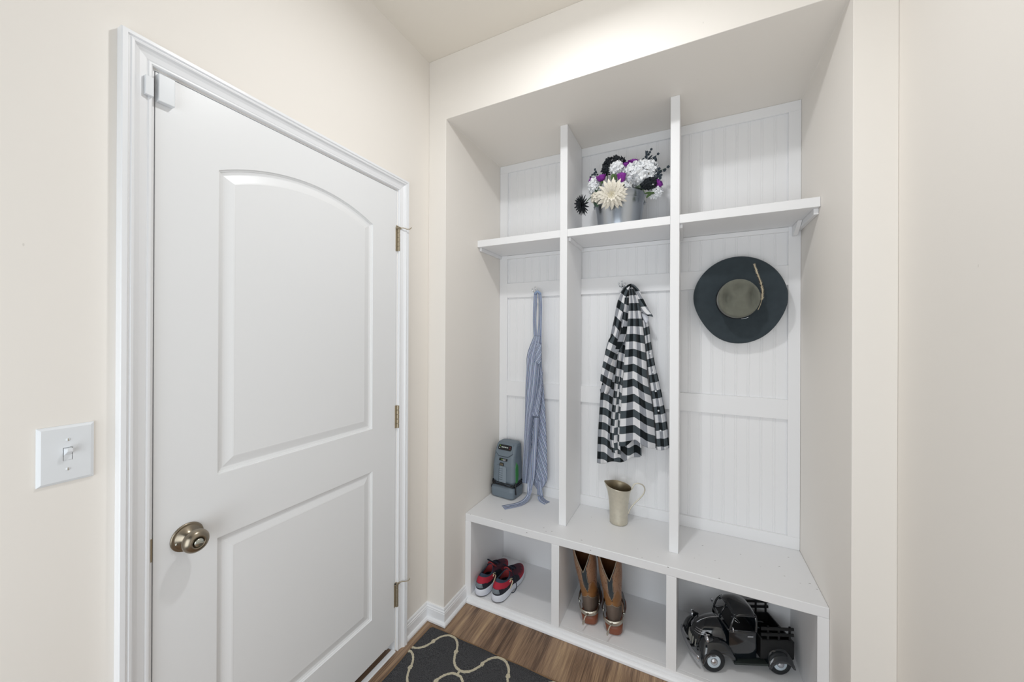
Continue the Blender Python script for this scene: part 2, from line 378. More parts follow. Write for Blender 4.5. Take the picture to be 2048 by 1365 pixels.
# ---- the door slab with two moulded panels, the upper one arched
door = thing('door_1', 'white two-panel door with an arched upper panel and nickel knob, in the left wall', 'door', (0, -0.637, 0), kind='structure')
def arch_outline(d, y0, y1, z0, zc, rise, n=22):
    """panel outline inset by d; list of (y,z) from bottom-left, bottom-right, right corner, arc to left corner"""
    pts = []
    a, b = y0 + d, y1 - d
    nb = 6
    for i in range(nb): pts.append((lerp(a, b, i / nb), z0 + d))
    if rise:
        hw = (y1 - y0) / 2; Rr = (hw * hw + rise * rise) / (2 * rise); cy = (y0 + y1) / 2; cz = zc + rise - Rr; r2 = Rr - d; h2 = hw - d
        zc2 = cz + math.sqrt(r2 * r2 - h2 * h2)
        pts_side = zc2
        for i in range(nb): pts.append((b, lerp(z0 + d, pts_side, i / nb)))
        a0 = math.asin(h2 / r2)
        for i in range(n): 
            an = lerp(a0, -a0, i / n); pts.append((cy + r2 * math.sin(an), cz + r2 * math.cos(an)))
        for i in range(nb): pts.append((a, lerp(pts_side, z0 + d, i / nb)))
    else:
        for i in range(nb): pts.append((b, lerp(z0 + d, zc - d, i / nb)))
        for i in range(n): pts.append((lerp(b, a, i / n), zc - d))
        for i in range(nb): pts.append((a, lerp(zc - d, z0 + d, i / nb)))
    return pts
PROF = [(0, 0), (0.0015, -0.0035), (0.005, -0.0050), (0.0065, -0.0072), (0.011, -0.0085), (0.014, -0.0092), (0.0165, -0.0088), (0.038, -0.0030), (0.0415, -0.0024), (0.044, -0.0026)]
mb = MB()
NB, NA = 6, 22
def panel(y0, y1, z0, zc, rise, cell):
    ring = [[(x, y, z) for y, z in arch_outline(d, y0, y1, z0, zc, rise)] for d, x in PROF]
    mb.grid(ring, 0, cv=True)
    mb.ngon(ring[-1])
    O = arch_outline(0, y0, y1, z0, zc, rise); n = len(O)
    cy0, cy1, cz0, cz1 = cell
    cor = {0: (cy0, cz0), NB: (cy1, cz0), 2 * NB: (cy1, cz1), 2 * NB + NA: (cy0, cz1)}
    def out(i, seg):
        y, z = O[i % n]
        return ((y, cz0), (cy1, z), (y, cz1), (cy0, z))[seg]
    for i in range(n):
        seg = 0 if i < NB else 1 if i < 2 * NB else 2 if i < 2 * NB + NA else 3
        a, b = O[i], O[(i + 1) % n]; oa, ob = out(i, seg), out(i + 1, seg)
        mb.ngon([(0, *a), (0, *oa), (0, *ob), (0, *b)])
    for i, c in cor.items():
        seg = {0: 0, NB: 1, 2 * NB: 2, 2 * NB + NA: 3}[i]; prev = (seg + 3) % 4
        mb.ngon([(0, *O[i]), (0, *out(i, prev)), (0, *c), (0, *out(i, seg))])
panel(-0.9120, -0.3590, 1.0365, 1.8940, 0.066, (DY0, DY1, 0.95, DZ1))
panel(-0.9120, -0.3560, 0.2340, 0.8580, 0, (DY0, DY1, DZ0, 0.95))
def slabside(pts): mb.ngon(pts)
for y in (DY0, DY1): mb.ngon([(0, y, DZ0), (0, y, DZ1), (-0.035, y, DZ1), (-0.035, y, DZ0)])
for z in (DZ0, DZ1): mb.ngon([(0, DY0, z), (0, DY1, z), (-0.035, DY1, z), (-0.035, DY0, z)])
mb.ngon([(-0.035, DY0, DZ0), (-0.035, DY1, DZ0), (-0.035, DY1, DZ1), (-0.035, DY0, DZ1)])
mb.build('door_slab', 'door', door)
# ---- knob
KY, KZ = -0.9801, 0.8965
knob = sub('door_knob', door, (0, KY, KZ), 'round brushed nickel privacy knob')
mb = MB(); mb.lathe([(0.0, 0.0001), (0.0355, 0.0001), (0.0362, 0.002), (0.035, 0.004), (0.032, 0.0052), (0.031, 0.0048), (0.028, 0.0065), (0.020, 0.013), (0.014, 0.018), (0.0115, 0.024), (0.0, 0.024)], (0, KY, KZ), 40, ax=(1, 0, 0)); mb.build('rosette', 'nickel', knob, smooth=True)
mb = MB(); mb.lathe([(0.0105, 0.020), (0.0125, 0.026), (0.019, 0.030), (0.0265, 0.036), (0.0288, 0.043), (0.0282, 0.050), (0.0240, 0.057), (0.0175, 0.0605), (0.0135, 0.0615), (0.0125, 0.0595), (0.0115, 0.0575), (0.0, 0.0570)], (0, KY, KZ), 40, ax=(1, 0, 0)); mb.build('knob_grip', 'nickel', knob, smooth=True)
mb = MB(); mb.lathe([(0.0, 0.056), (0.0098, 0.056), (0.0098, 0.0625), (0.0085, 0.0635), (0, 0.0635)], (0, KY, KZ), 24, ax=(1, 0, 0))
o = mb.build('thumb_button', 'brightm', knob, smooth=True)
mb = MB(); mb.box(0.0630, 0.0665, KY - 0.0085, KY + 0.0085, KZ - 0.0016, KZ + 0.0016); Mr = Matrix.Translation((0, KY, KZ)) @ Matrix.Rotation(R(-14), 4, 'X') @ Matrix.Translation((0, -KY, -KZ)); mb.xf(Mr); mb.build('turn_bar', 'brightm', knob, bevel=0.0008)
mb = MB(); mb.ball((0.0085, KY - 0.0255, KZ - 0.006), 0.0032, 10, 6); mb.build('screw', 'brightm', knob, smooth=True)
# strike plate edge
mb = MB(); mb.box(-0.02, 0.0004, -1.0535, -1.0492, 0.868, 0.925)
o = mb.build('strike_plate', 'hinge', bevel=0.0006); tag(o, 'small dark metal strike plate in the jamb beside the door knob', 'strike plate')
# ---- hinges
def hinge(zc, stop, up, label):
    h = sub('door_hinge', door, (0.004, -0.2185, zc - 0.051), label)
    y = -0.2165; x = 0.0055
    mb = MB()
    for k in range(5):
        z0 = zc - 0.051 + k * 0.0204; mb.lathe([(0, z0 + 0.0006), (0.0062, z0 + 0.0006), (0.0066, z0 + 0.0014), (0.0066, z0 + 0.0190), (0.0062, z0 + 0.0198), (0, z0 + 0.0198)], (x, y, 0), 14)
    mb.build('knuckle_barrel', 'hinge', h, smooth=False)
    mb = MB(); mb.box(-0.001, 0.0022, -0.2295, -0.2185, zc - 0.051, zc + 0.051); mb.build('hinge_leaf', 'hinge', h, bevel=0.0004)
    if stop:
        mb = MB(); z = zc + 0.0535
        mb.box(-0.001, 0.014, -0.2285, -0.208, z - 0.0045, z + 0.0045)
        mb.tube([(0.012, -0.212, z + 0.002), (0.022, -0.200, z + 0.003), (0.030, -0.190, z - 0.001), (0.040, -0.181, z + 0.001), (0.045, -0.176, z + 0.009)], 0.0022, 8)
        mb.build('door_stop_arm', 'hinge', h, bevel=0.0008)
        mb = MB(); mb.lathe([(0, 0), (0.0032, 0), (0.0032, 0.012), (0, 0.012)], (0.006, -0.222, z + 0.002), 10, ax=(0.3, -1, 0.4)); mb.build('stop_pad', 'dark' if zc < 1 else 'hinge', h)
hinge(1.862, True, 1, 'topmost nickel door hinge, with a hooked door stop arm')
hinge(1.061, False, 0, 'middle nickel door hinge with no stop arm')
hinge(0.252, True, 0, 'lowest nickel door hinge near the floor, with a darker hooked stop arm')
# ---- magnetic contact sensor, two plastic boxes
B('door_sensor', 'plate', 0.0003, 0.016, -1.0470, -1.0150, 2.0075, 2.0755, bevel=0.0015).update_tag()
tag(bpy.data.objects['door_sensor'], 'larger white plastic sensor box on the top corner of the door', 'door sensor')
mb = MB(); mb.box(0.0118, 0.021, -1.0730, -1.0575, 2.0080, 2.0540); o = mb.build('sensor_magnet', 'plate', bevel=0.0012)
tag(o, 'smaller white plastic sensor piece stuck on the door casing', 'sensor magnet')
# ---- light switch
sw = thing('light_switch', 'white double-width switch plate with one toggle on the cream left wall', 'light switch', (0, -1.188, 1.116))
mb = MB(); SY0, SY1, SZ0, SZ1 = -1.2280, -1.1485, 1.1165, 1.2375
r0 = [(0.0, SY0, SZ0), (0.0, SY1, SZ0), (0.0, SY1, SZ1), (0.0, SY0, SZ1)]
def inset(d, x): return [(x, SY0 + d, SZ0 + d), (x, SY1 - d, SZ0 + d), (x, SY1 - d, SZ1 - d), (x, SY0 + d, SZ1 - d)]
mb.loft([r0, inset(0, 0.0022), inset(0.0012, 0.0042), inset(0.0055, 0.0066)], 0, True)
mb.build('switch_plate', 'plate', sw, bevel=0.0005)
mb = MB(); yc, zc = -1.1868, 1.177
mb.loft([[(x, yc + sy * w_, zc + sz * h_) for sy, sz in ((-1, -1), (1, -1), (1, 1), (-1, 1))] for x, w_, h_ in ((0.0050, 0.0068, 0.0138), (0.0066, 0.0068, 0.0138), (0.0066, 0.0058, 0.0127), (0.0046, 0.0056, 0.0124))], 0, False)
mb.build('toggle_surround', 'plate', sw)
mb = MB(); mb.loft([[(0.005, yc - 0.0053, zc - 0.003), (0.005, yc + 0.0053, zc - 0.003), (0.005, yc + 0.0053, zc + 0.0105), (0.005, yc - 0.0053, zc + 0.0105)], [(0.021, yc - 0.0044, zc + 0.0065), (0.021, yc + 0.0044, zc + 0.0065), (0.021, yc + 0.0044, zc + 0.0135), (0.021, yc - 0.0044, zc + 0.0135)]], 0)
mb.build('toggle', 'plate', sw, bevel=0.001)
for z in (1.2069, 1.1450):
    mb = MB(); mb.lathe([(0, 0.0062), (0.0033, 0.0062), (0.0030, 0.0075), (0, 0.0080)], (0, yc, z), 14, ax=(1, 0, 0)); s_ = mb.build('screw', 'plate', sw, smooth=True)
    mb = MB(); mb.box(0.0076, 0.00815, yc - 0.0005, yc + 0.0005, z - 0.0028, z + 0.0028); mb.build('screw_slot', 'hinge', sw)
# ---- ceiling fixture that holds the bulb
fx = thing('ceiling_light', 'white flush ceiling light base above the cubbies', 'ceiling light', (LIGHT.x, LIGHT.y, HC - 0.02))
mb = MB(); mb.lathe([(0, HC - 0.0005), (0.085, HC - 0.0005), (0.08, HC - 0.014), (0.03, HC - 0.02), (0, HC - 0.02)], (LIGHT.x, LIGHT.y, 0), 32); mb.build('canopy', 'plate', fx, smooth=True)

# ------------------------------------------------------------------ rug
RX0, RX1, RY1, RY0 = 0.056, 0.985, -0.037, -0.70
rug = thing('area_rug', 'charcoal rug with ivory trellis lines on the plank floor before the door', 'rug', ((RX0 + RX1) / 2, (RY0 + RY1) / 2, 0))
mb = MB()
NX, NY = 60, 44; P = []
for i in range(NX + 1):
    row = []
    for j in range(NY + 1):
        x = lerp(RX0, RX1, i / NX); y = lerp(RY0, RY1, j / NY)
        e = min(x - RX0, RX1 - x, y - RY0, RY1 - y)
        row.append((x, y, 0.003 + 0.006 * sm(0, 0.012, e) + 0.0006 * math.sin(x * 31) * math.sin(y * 27)))
    P.append(row)
mb.grid(P)
mb.build('rug_pile', 'rug', rug, smooth=True)
mb = MB(); mb.box(RX0 - 0.0015, RX1 + 0.0015, RY0 - 0.0015, RY1 + 0.0015, 0.0002, 0.0045); mb.build('rug_backing', 'rugedge', rug, bevel=0.001)
rnd = random.Random(4)
half = [(0, 0), (.018, -.002), (.036, -.014), (.050, -.030), (.057, -.044), (.0615, -.053), (.0625, -.061), (.0645, -.069), (.070, -.080), (.080, -.098), (.094, -.114), (.112, -.125), (.1305, -.1285)]
mb = MB()
def ribbon(pts, wf, dz=0):
    """raised pile line with ragged edges"""
    pts = poly_at([(p[0], p[1], 0) for p in pts], max(4, int(len(pts) * 4)))
    rows = []
    for i, p in enumerate(pts):
        t = (pts[min(i + 1, len(pts) - 1)] - pts[max(i - 1, 0)]).normalized(); n = Vector((-t.y, t.x, 0)); hw = wf(p) * (1 + rnd.uniform(-.22, .22)); hv = wf(p) * (1 + rnd.uniform(-.22, .22))
        q = [p + n * hw, p + n * hw * .8, p - n * hv * .8, p - n * hv]
        z = 0.0094 + dz
        rows.append([(q[0].x, q[0].y, z - .003), (q[1].x, q[1].y, z + .0012), (q[2].x, q[2].y, z + .0012), (q[3].x, q[3].y, z - .003)])
    for a, b in zip(rows, rows[1:]):
        xs = [v[0] for v in a + b]; ys = [v[1] for v in a + b]
        if min(xs) > RX0 + .004 and max(xs) < RX1 - .004 and min(ys) > RY0 + .004 and max(ys) < RY1 - .004: mb.grid([a, b])
for k in range(6):
    yt = -0.0505 - 0.149 * k; x0 = 0.1925 + (0.131 if k % 2 else 0)
    for c in range(-2, 4):
        xc = x0 + 0.262 * c
        for sx in (-1, 1):
            knot = (xc + sx * .0620, yt - .061)
            ribbon([(xc + sx * a, yt + b) for a, b in half], lambda p, kn=knot: 0.0056 + 0.0046 * (1 if math.hypot(p.x - kn[0], p.y - kn[1]) < .0065 else 0), 0.0002 * sx)
        ribbon([(xc + .131, yt - .127), (xc + .131, yt - .138), (xc + .131, yt - .150)], lambda p: 0.0055, 0.0005)
mb.build('trellis_lines', 'rugline', rug)
# ------------------------------------------------------------------ built-in bench with three cubbies
bench = thing('storage_bench', 'white built-in bench with three open shoe cubbies and a chipped painted top', 'bench', ((XN0 + XN1) / 2, YB, 0))
g = 0.0006
B('bench_top', 'bench', XN0 + g, XN1 - g, YB, DN + 0.0175, 0.4290, ZB, parent=bench, bevel=0.0022)
for nm, a, b in (('side_panel', XN0 + g, 0.1425), ('side_panel', 1.6070, XN1 - g), ('divider', 0.5985, 0.6375), ('divider', 1.1075, 1.1468)):
    B(nm, 'cab', a, b, YB, DN, 0.0392, 0.4289, parent=bench)
B('bottom_shelf', 'cab', XN0 + g, XN1 - g, YB + 0.019, DN, 0.020, 0.0390, parent=bench)
B('toe_rail', 'cab', XN0 + g, XN1 - g, YB, YB + 0.018, 0.0004, 0.0392, parent=bench)
B('back_panel', 'cab', XN0 + g, XN1 - g, DN + 0.0005, DN + 0.010, 0.020, 0.4288, parent=bench)
mb = MB(); pr = [(0.0, 0.0), (0.018, 0.0), (0.0205, 0.004), (0.0195, 0.012), (0.015, 0.0185), (0.009, 0.0215), (0, 0.0225)]
mb.loft([[(x, YB - d - 0.0002, h + 0.0004) for d, h in pr] for x in (XN0 + 0.0225, XN1 - 0.0225)]); mb.build('shoe_moulding', 'trim', bench)
for i, (xa, xb) in enumerate(((0.1425, 0.5985), (0.6375, 1.1075), (1.1468, 1.6070))):
    B('cleat', 'cab', xa + 0.001, xb - 0.001, DN - 0.010, DN, 0.378, 0.4285, parent=bench)

# ------------------------------------------------------------------ locker above: beadboard, rails, uprights, shelf
lk = thing('wall_locker', 'white beadboard locker with two uprights and one long shelf above the bench', 'locker', ((XN0 + XN1) / 2, YP, ZB))
mb = MB(); xs = []
pitch = 0.0509; x = 1.1903 - pitch * 22
prof = []
yb_ = 0.5815
while x < XN1 + 0.01:
    for dx, dy in ((0, 0), (0.0012, 0.0016), (0.0024, 0.0016), (0.0038, 0.0), (0.0062, -0.0002), (0.0086, 0.0), (0.0100, 0.0016), (0.0112, 0.0016), (0.0126, 0)):
        xx = x - 0.0063 + dx
        if XN0 + g < xx < XN1 - g: prof.append((xx, yb_ + dy))
    x += pitch
prof = [(XN0 + g, yb_)] + prof + [(XN1 - g, yb_)]
mb.grid([[(x, y, ZB + 0.001), (x, y, HN - 0.001)] for x, y in prof])
o = mb.build('beadboard_panel', 'cab', lk)
y1 = 0.5855
for z0, z1 in ((2.4545, HN - 0.0005), (1.9100, 1.9312), (1.6665, 1.7570), (1.0525, 1.1435), (ZB + 0.0002, 0.5230)):
    B('rail', 'cab', XN0 + 0.0550 if z0 != 0.46790 and z1 < HN - 0.01 and z0 > 0.5 else XN0 + g, (1.5950 if z1 < HN - 0.01 and z0 > 0.5 else XN1 - g), DN, y1, z0, z1, parent=lk)
B('stile', 'cab', XN0 + g, XN0 + 0.0550, DN + 0.0002, y1, 0.5230, 2.4545, parent=lk)
B('stile', 'cab', 1.5950, XN1 - g, DN + 0.0002, y1, 0.5230, 2.4545, parent=lk)
B('upright', 'cab', 0.5972, 0.6353, YP - 0.0006, DN - 0.0003, ZB + 0.0003, HN - 0.0004, parent=lk, bevel=0.0016)
B('upright', 'cab', 1.1125, 1.1503, YP - 0.0006, DN - 0.0003, ZB + 0.0003, HN - 0.0004, parent=lk, bevel=0.0016)
for a, b in ((XN0 + g, 0.5971), (0.6354, 1.1124), (1.1504, XN1 - g)):
    B('shelf_board', 'cab', a, b, YP, DN - 0.0003, 1.9316, ZS, parent=lk, bevel=0.0016)
B('shelf_cleat', 'cab', XN0 + g, XN0 + 0.016, YP + 0.022, DN - 0.001, 1.9135, 1.9314, parent=lk)
B('shelf_cleat', 'cab', XN1 - 0.017, XN1 - g, YP + 0.022, DN - 0.001, 1.9085, 1.9314, parent=lk)
mb = MB(); mb.loft([[(XN1 - 0.034, y, z) for y, z in ((0.47, 1.931), (DN - 0.001, 1.931), (DN - 0.001, 1.885), (0.545, 1.887), (0.50, 1.910))], [(XN1 - 0.018, y, z) for y, z in ((0.47, 1.931), (DN - 0.001, 1.931), (DN - 0.001, 1.885), (0.545, 1.887), (0.50, 1.910))]]); mb.build('shelf_bracket', 'cab', lk, bevel=0.001)
for xa in (0.6354, 1.1504):
    B('shelf_cleat', 'cab', xa, xa + 0.012, YP + 0.022, DN - 0.001, 1.9150, 1.9314, parent=lk)

# ------------------------------------------------------------------ coat hooks
def hook(x, z, label):
    h = thing('coat_hook', label, 'coat hook', (x, DN, z), group=None)
    mb = MB(); mb.lathe([(0, 0.0), (0.011, 0.0), (0.0115, 0.002), (0.008, 0.005), (0.0, 0.006)], (x, DN, z), 20, ax=(0, -1, 0)); mb.build('hook_plate', 'chrome', h, smooth=True)
    for s_ in (-1, 1):
        mb = MB(); mb.tube([(x, DN - 0.004, z), (x + s_ * 0.006, DN - 0.020, z - 0.006), (x + s_ * 0.012, DN - 0.034, z - 0.003), (x + s_ * 0.016, DN - 0.040, z + 0.010)], 0.0028, 8); mb.ball((x + s_ * 0.016, DN - 0.040, z + 0.012), 0.0045); mb.build('hook_prong', 'chrome', h, smooth=True)
    mb = MB(); mb.tube([(x, DN - 0.004, z + 0.002), (x, DN - 0.022, z + 0.004), (x, DN - 0.036, z + 0.012), (x, DN - 0.038, z + 0.022)], 0.0028, 8); mb.ball((x, DN - 0.038, z + 0.024), 0.0045); mb.build('hook_prong', 'chrome', h, smooth=True)
hook(0.3640, 1.6950, 'small chrome hook on the left bay rail, holding the blue striped strap')
hook(0.8660, 1.7000, 'small chrome hook peeking out above the plaid shirt collar')
MAT.update(
    cream=mat('cream_petals', C(238, 232, 218), 0.8), creamc=mat('yellow_cream_centre', C(224, 214, 176), 0.8), whitep=mat('white_petals', C(240, 242, 244), 0.8),
    blackp=mat('black_petals', C(28, 34, 40), 0.8), navyp=mat('dark_slate_leaf', C(42, 54, 64), 0.7), purple=mat('purple_petals', C(134, 44, 150), 0.7, noise=0.25, nscale=90), purpled=mat('deep_purple_petals', C(92, 28, 118), 0.7),
    leaf=mat('green_leaf', C(84, 112, 66), 0.7, noise=0.2, nscale=80), dleaf=mat('dark_green_leaf', C(48, 72, 58), 0.7), stemg=mat('green_stem', C(70, 96, 60), 0.7),
    cg=mat('grey_blue_plastic', C(112, 124, 134), 0.5, bump=0.1, bscale=300), cgd=mat('dark_grey_plastic', C(72, 82, 92), 0.5), cgl=mat('light_grey_plastic', C(132, 144, 154), 0.5), blackpl=mat('black_plastic', C(22, 24, 28), 0.4), green=mat('green_plastic', C(52, 128, 62), 0.45), led=mat('pale_indicator', C(212, 220, 214), 0.4), redi=mat('red_indicator', C(140, 50, 48), 0.4),
    lime=mat('lime_print', C(130, 190, 60), 0.5), whitepr=mat('white_print', C(228, 230, 232), 0.5),
)
# ------------------------------------------------------------------ pewter jug on the bench
JX, JY = 0.866, 0.462
jug = thing('metal_pitcher', 'tapered pewter pitcher with a looped handle standing on the bench below the plaid shirt', 'pitcher', (JX, JY, ZB))
def jug_ring(t, ro, z, tilt):
    out = []
    for k in range(48):
        a = 2 * PI * k / 48; c, s = math.cos(a), math.sin(a)
        sp = tilt * max(0, -c) ** 22
        out.append((JX + c * ro + (-0.011 * sp), JY + s * ro * (1 - 0.10 * tilt * 0), z + tilt * (0.008 * -c) + 0.004 * sp))
    return out
mb = MB(); z0 = ZB + 0.0006
prof = [(0.036, 0), (0.043, 0.0006), (0.0448, 0.003), (0.0450, 0.02), (0.0455, 0.05), (0.0475, 0.09), (0.0510, 0.125), (0.0555, 0.155), (0.0600, 0.176), (0.0640, 0.188)]
rings = [jug_ring(0, r, z0 + h, sm(0.145, 0.188, h)) for r, h in prof]
rings += [jug_ring(0, r, z0 + h, sm(0.145, 0.188, h)) for r, h in ((0.0633, 0.1893), (0.0623, 0.188))]
n_out = len(rings)
rings += [jug_ring(0, r - 0.0018, z0 + h, sm(0.145, 0.188, h)) for r, h in prof[::-1][1:-1]] + [jug_ring(0, 0.001, z0 + 0.003, 0)]
mb.loft(rings, 0, False, mf=lambda i, j: 0 if i < n_out - 1 else 1); mb.ngon(rings[0][::-1])
mb.build('pitcher_body', ['pewter', 'pewterin'], jug, smooth=True)
hp = poly_at([(JX + a, JY + b, z0 + h) for a, b, h in ((0.060, 0.006, 0.176), (0.0660, 0.008, 0.184), (0.070, 0.010, 0.196), (0.078, 0.014, 0.206), (0.094, 0.018, 0.210), (0.112, 0.024, 0.205), (0.122, 0.028, 0.192), (0.124, 0.028, 0.175), (0.116, 0.026, 0.154), (0.098, 0.022, 0.130), (0.078, 0.016, 0.108), (0.062, 0.010, 0.086), (0.052, 0.006, 0.066), (0.0462, 0.004, 0.050))], 44)
mb = MB(); mb.tube(hp, 0.003, 10, rf=lambda t: (0.0018, 0.0032)); mb.build('pitcher_handle', 'pewter', jug, smooth=True)

# ------------------------------------------------------------------ felt hat hung on the right bay
hc = Vector((1.397, 0.548, 1.606))
hat = thing('felt_hat', 'wide-brimmed charcoal felt hat with a feather, hanging in the right locker bay', 'hat', hc, rot=(R(90 + 1.5), R(-4.0), 0))
# local: x right, y up (world z), z towards the room (world -y)
def brim_r(a):
    d = math.degrees(a) % 360
    r = 0.1945 + 0.007 * math.cos(math.radians(2 * (d - 90)))
    for c, w_, h in ((212, 30, -0.008), (325, 26, -0.008), (262, 34, 0.007), (165, 25, 0.003)):
        q = ((d - c + 180) % 360 - 180) / w_; r += h * math.exp(-q * q)
    return r
def brim_z(a, t):
    d = math.degrees(a) % 360; z = 0.006 * t
    for c, w_, h in ((205, 42, 0.022), (335, 42, 0.030), (90, 60, -0.004), (268, 45, -0.006)):
        q = ((d - c + 180) % 360 - 180) / w_; z += h * math.exp(-q * q) * t ** 2.2
    return z
def crown_pt(a, r, z):
    c, s = math.cos(a), math.sin(a); return (r * c * 1.09 - 0.006, r * s * 1.15, z)
N = 96; rings = []
def brim(t, off): return [((lerp(0.084, brim_r(a), t)) * math.cos(a) - 0.004 * (1 - t), (lerp(0.088, brim_r(a), t)) * math.sin(a), 0.012 + brim_z(a, t) + off) for a in [2 * PI * k / N for k in range(N)]]
mb = MB()
for t in (0, .06, .15, .3, .45, .6, .75, .88, .97): rings.append(brim(t, 0.0))
rings.append(brim(1.0, -0.001)); rings.append(brim(1.0, -0.003))
for t in (.97, .8, .6, .4, .2, 0): rings.append(brim(t, -0.0042))
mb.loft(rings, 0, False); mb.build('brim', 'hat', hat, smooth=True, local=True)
mb = MB(); rings = []
for r, z in ((0.0775, 0.008), (0.0765, 0.016), (0.0755, 0.03), (0.0752, 0.05), (0.0755, 0.070), (0.0762, 0.086), (0.0755, 0.094), (0.0725, 0.0985), (0.066, 0.0995), (0.056, 0.0985), (0.044, 0.0975), (0.030, 0.097), (0.016, 0.0965), (0.004, 0.0963)):
    ring = []
    for k in range(N):
        a = 2 * PI * k / N; x, y, zz = crown_pt(a, r, z)
        if z > 0.06:
            w_ = sm(0.06, 0.094, z)
            d = 0.0
            d -= 0.040 * math.exp(-((x + 0.052) / 0.012) ** 2 - ((y + 0.002) / 0.040) ** 2)
            d -= 0.042 * math.exp(-((x - 0.050) / 0.014) ** 2 - ((y + 0.004) / 0.046) ** 2)
            d -= 0.020 * math.exp(-((x + 0.002) / 0.020) ** 2 - ((y - 0.042) / 0.018) ** 2)
            d += 0.003 * math.exp(-(x / 0.022) ** 2 - ((y + 0.02) / 0.04) ** 2)
            zz += d * w_
        ring.append((x, y, zz))
    rings.append(ring)
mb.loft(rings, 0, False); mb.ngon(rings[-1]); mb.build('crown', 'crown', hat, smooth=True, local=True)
mb = MB(); mb.loft([[crown_pt(2 * PI * k / N, r, z) for k in range(N)] for r, z in ((0.0772, 0.0125), (0.0792, 0.0135), (0.0790, 0.0225), (0.0768, 0.0235))], 0, False); mb.build('hat_band', 'blackpl', hat, smooth=True, local=True)
mb = MB(); mb.tube(poly_at([(0.004, -0.0925, 0.026), (0.02, -0.0915, 0.028), (0.034, -0.087, 0.030)], 8), 0.0012, 6); mb.build('band_trim', 'chrome', hat, smooth=True, local=True)
fp = poly_at([(0.070, -0.058, 0.040), (0.082, -0.030, 0.044), (0.090, 0.006, 0.046), (0.090, 0.050, 0.046), (0.080, 0.100, 0.042), (0.071, 0.148, 0.036)], 34)
fe = sub('feather', hat, hat.location); 
mb = MB(); mb.tube(fp, 0.0012, 6, rf=lambda t: 0.0017 * (1 - 0.6 * t)); o = mb.build('feather_shaft', 'feather', None, smooth=True, local=True); o.parent = fe
mb = MB(); fr = random.Random(8)
for i, p in enumerate(fp[7:], 7):
    t = i / len(fp); tg = (fp[min(i + 1, len(fp) - 1)] - fp[i - 1]).normalized(); nn = Vector((tg.y, -tg.x, 0))
    for s_ in (-1, 1):
        for q in range(4):
            L = 0.0085 * fr.uniform(.5, 1.15) * (1 - 0.3 * t); b0 = p + tg * (0.0016 * q); e0 = b0 + nn * (s_ * L) + tg * (L * 0.9) + Vector((0, 0, fr.uniform(-.001, .001)))
            b = len(mb.v); mb.v += [b0 - tg * 0.0009, b0 + tg * 0.0009, e0]; mb.f.append([b, b + 1, b + 2]); mb.m.append(1 if fr.random() < (.75 if s_ < 0 and .35 < t < .75 else .12) else 0)
o = mb.build('feather_vane', ['feather', 'featherb'], None, local=True, fix=False); o.parent = fe
mb = MB(); mb.ball((0.0825, 0.018, 0.030), 0.0045, 10, 6); mb.build('band_stud', 'brightm', hat, smooth=True, local=True)

# ------------------------------------------------------------------ cloth helper
def cloth(mb, Lp, Rp, nu, nv, yf, u0, u1, vtop=0.0, shear=0.0, m=0, bow=None, vdir=None):
    """sheet hung between two edges given as photo points at the cloth's own depth yf(s,t)"""
    L = poly_at([(a, b, 0) for a, b in Lp], nv + 1); Q = poly_at([(a, b, 0) for a, b in Rp], nv + 1)
    P, UVs = [], []
    for j in range(nv + 1):
        t = j / nv; row, ur = [], []
        for i in range(nu + 1):
            s = i / nu; pu = lerp(L[j].x, Q[j].x, s); pv = lerp(L[j].y, Q[j].y, s)
            if bow: pv += bow(s, t)
            p = W(pu, pv, yf(s, t)); row.append(p)
            z = -p.z if vdir is None else vdir(s, t, p)
            ur.append((lerp(u0, u1, s) + shear * p.z, z + vtop))
        P.append(row); UVs.append(ur)
    mb.grid(P, m, uv=UVs)
    return P

# ------------------------------------------------------------------ plaid shirt
shirt = thing('flannel_shirt', 'black and white buffalo plaid flannel shirt hanging on the middle bay hook', 'shirt', (0.866, 0.52, 1.13))
G = lambda x, c, w_: math.exp(-((x - c) / w_) ** 2)
# back body, the widest and lowest layer
def yb1(s, t): return 0.538 - 0.010 * t - 0.012 * math.sin(s * PI) - 0.014 * math.sin(s * 19 + 0.8 * t) * (0.4 + 0.6 * t)
mb = MB()
cloth(mb, [(1251, 574), (1238, 600), (1228, 640), (1219, 682), (1210, 722), (1203, 765), (1199, 820), (1196, 870), (1194, 926)],
      [(1262, 571), (1268, 600), (1274, 650), (1278, 700), (1280, 760), (1281, 820), (1282, 870), (1283, 912)], 44, 80, yb1, 0.02, 0.30, bow=lambda s, t: t * (5 * math.sin(s * PI) + 2.0 * math.sin(s * 14)), vdir=lambda s, t, p: -p.z - 0.05 * min(s, .6) * (0.4 + 0.6 * t) + 0.006 * math.sin(s * 16))
mb.build('back_panel', 'plaid', shirt, smooth=True, solid=0.0016)
# left sleeve: a long pleat running from the hook to the left
mb = MB()
def ys1(s, t): return 0.520 - 0.016 * math.sin(s * PI) - 0.006 * math.sin(s * 9 + 3 * t) + 0.010 * sm(.75, 1, t)
cloth(mb, [(1252, 571), (1242, 584), (1235, 604), (1229, 636), (1226, 664), (1215, 686), (1208, 718), (1202, 748), (1200, 775), (1201, 786)],
      [(1263, 569), (1256, 590), (1252, 618), (1246, 640), (1240, 668), (1238, 700), (1230, 732), (1226, 760), (1222, 782), (1216, 790)], 20, 60, ys1, 0.0, 0.12, shear=-0.16, vdir=lambda s, t, p: -p.z + 0.013 - 0.034 * s + 0.012 * math.sin(t * 9))
mb.build('sleeve', 'plaid', shirt, smooth=True, solid=0.0016)
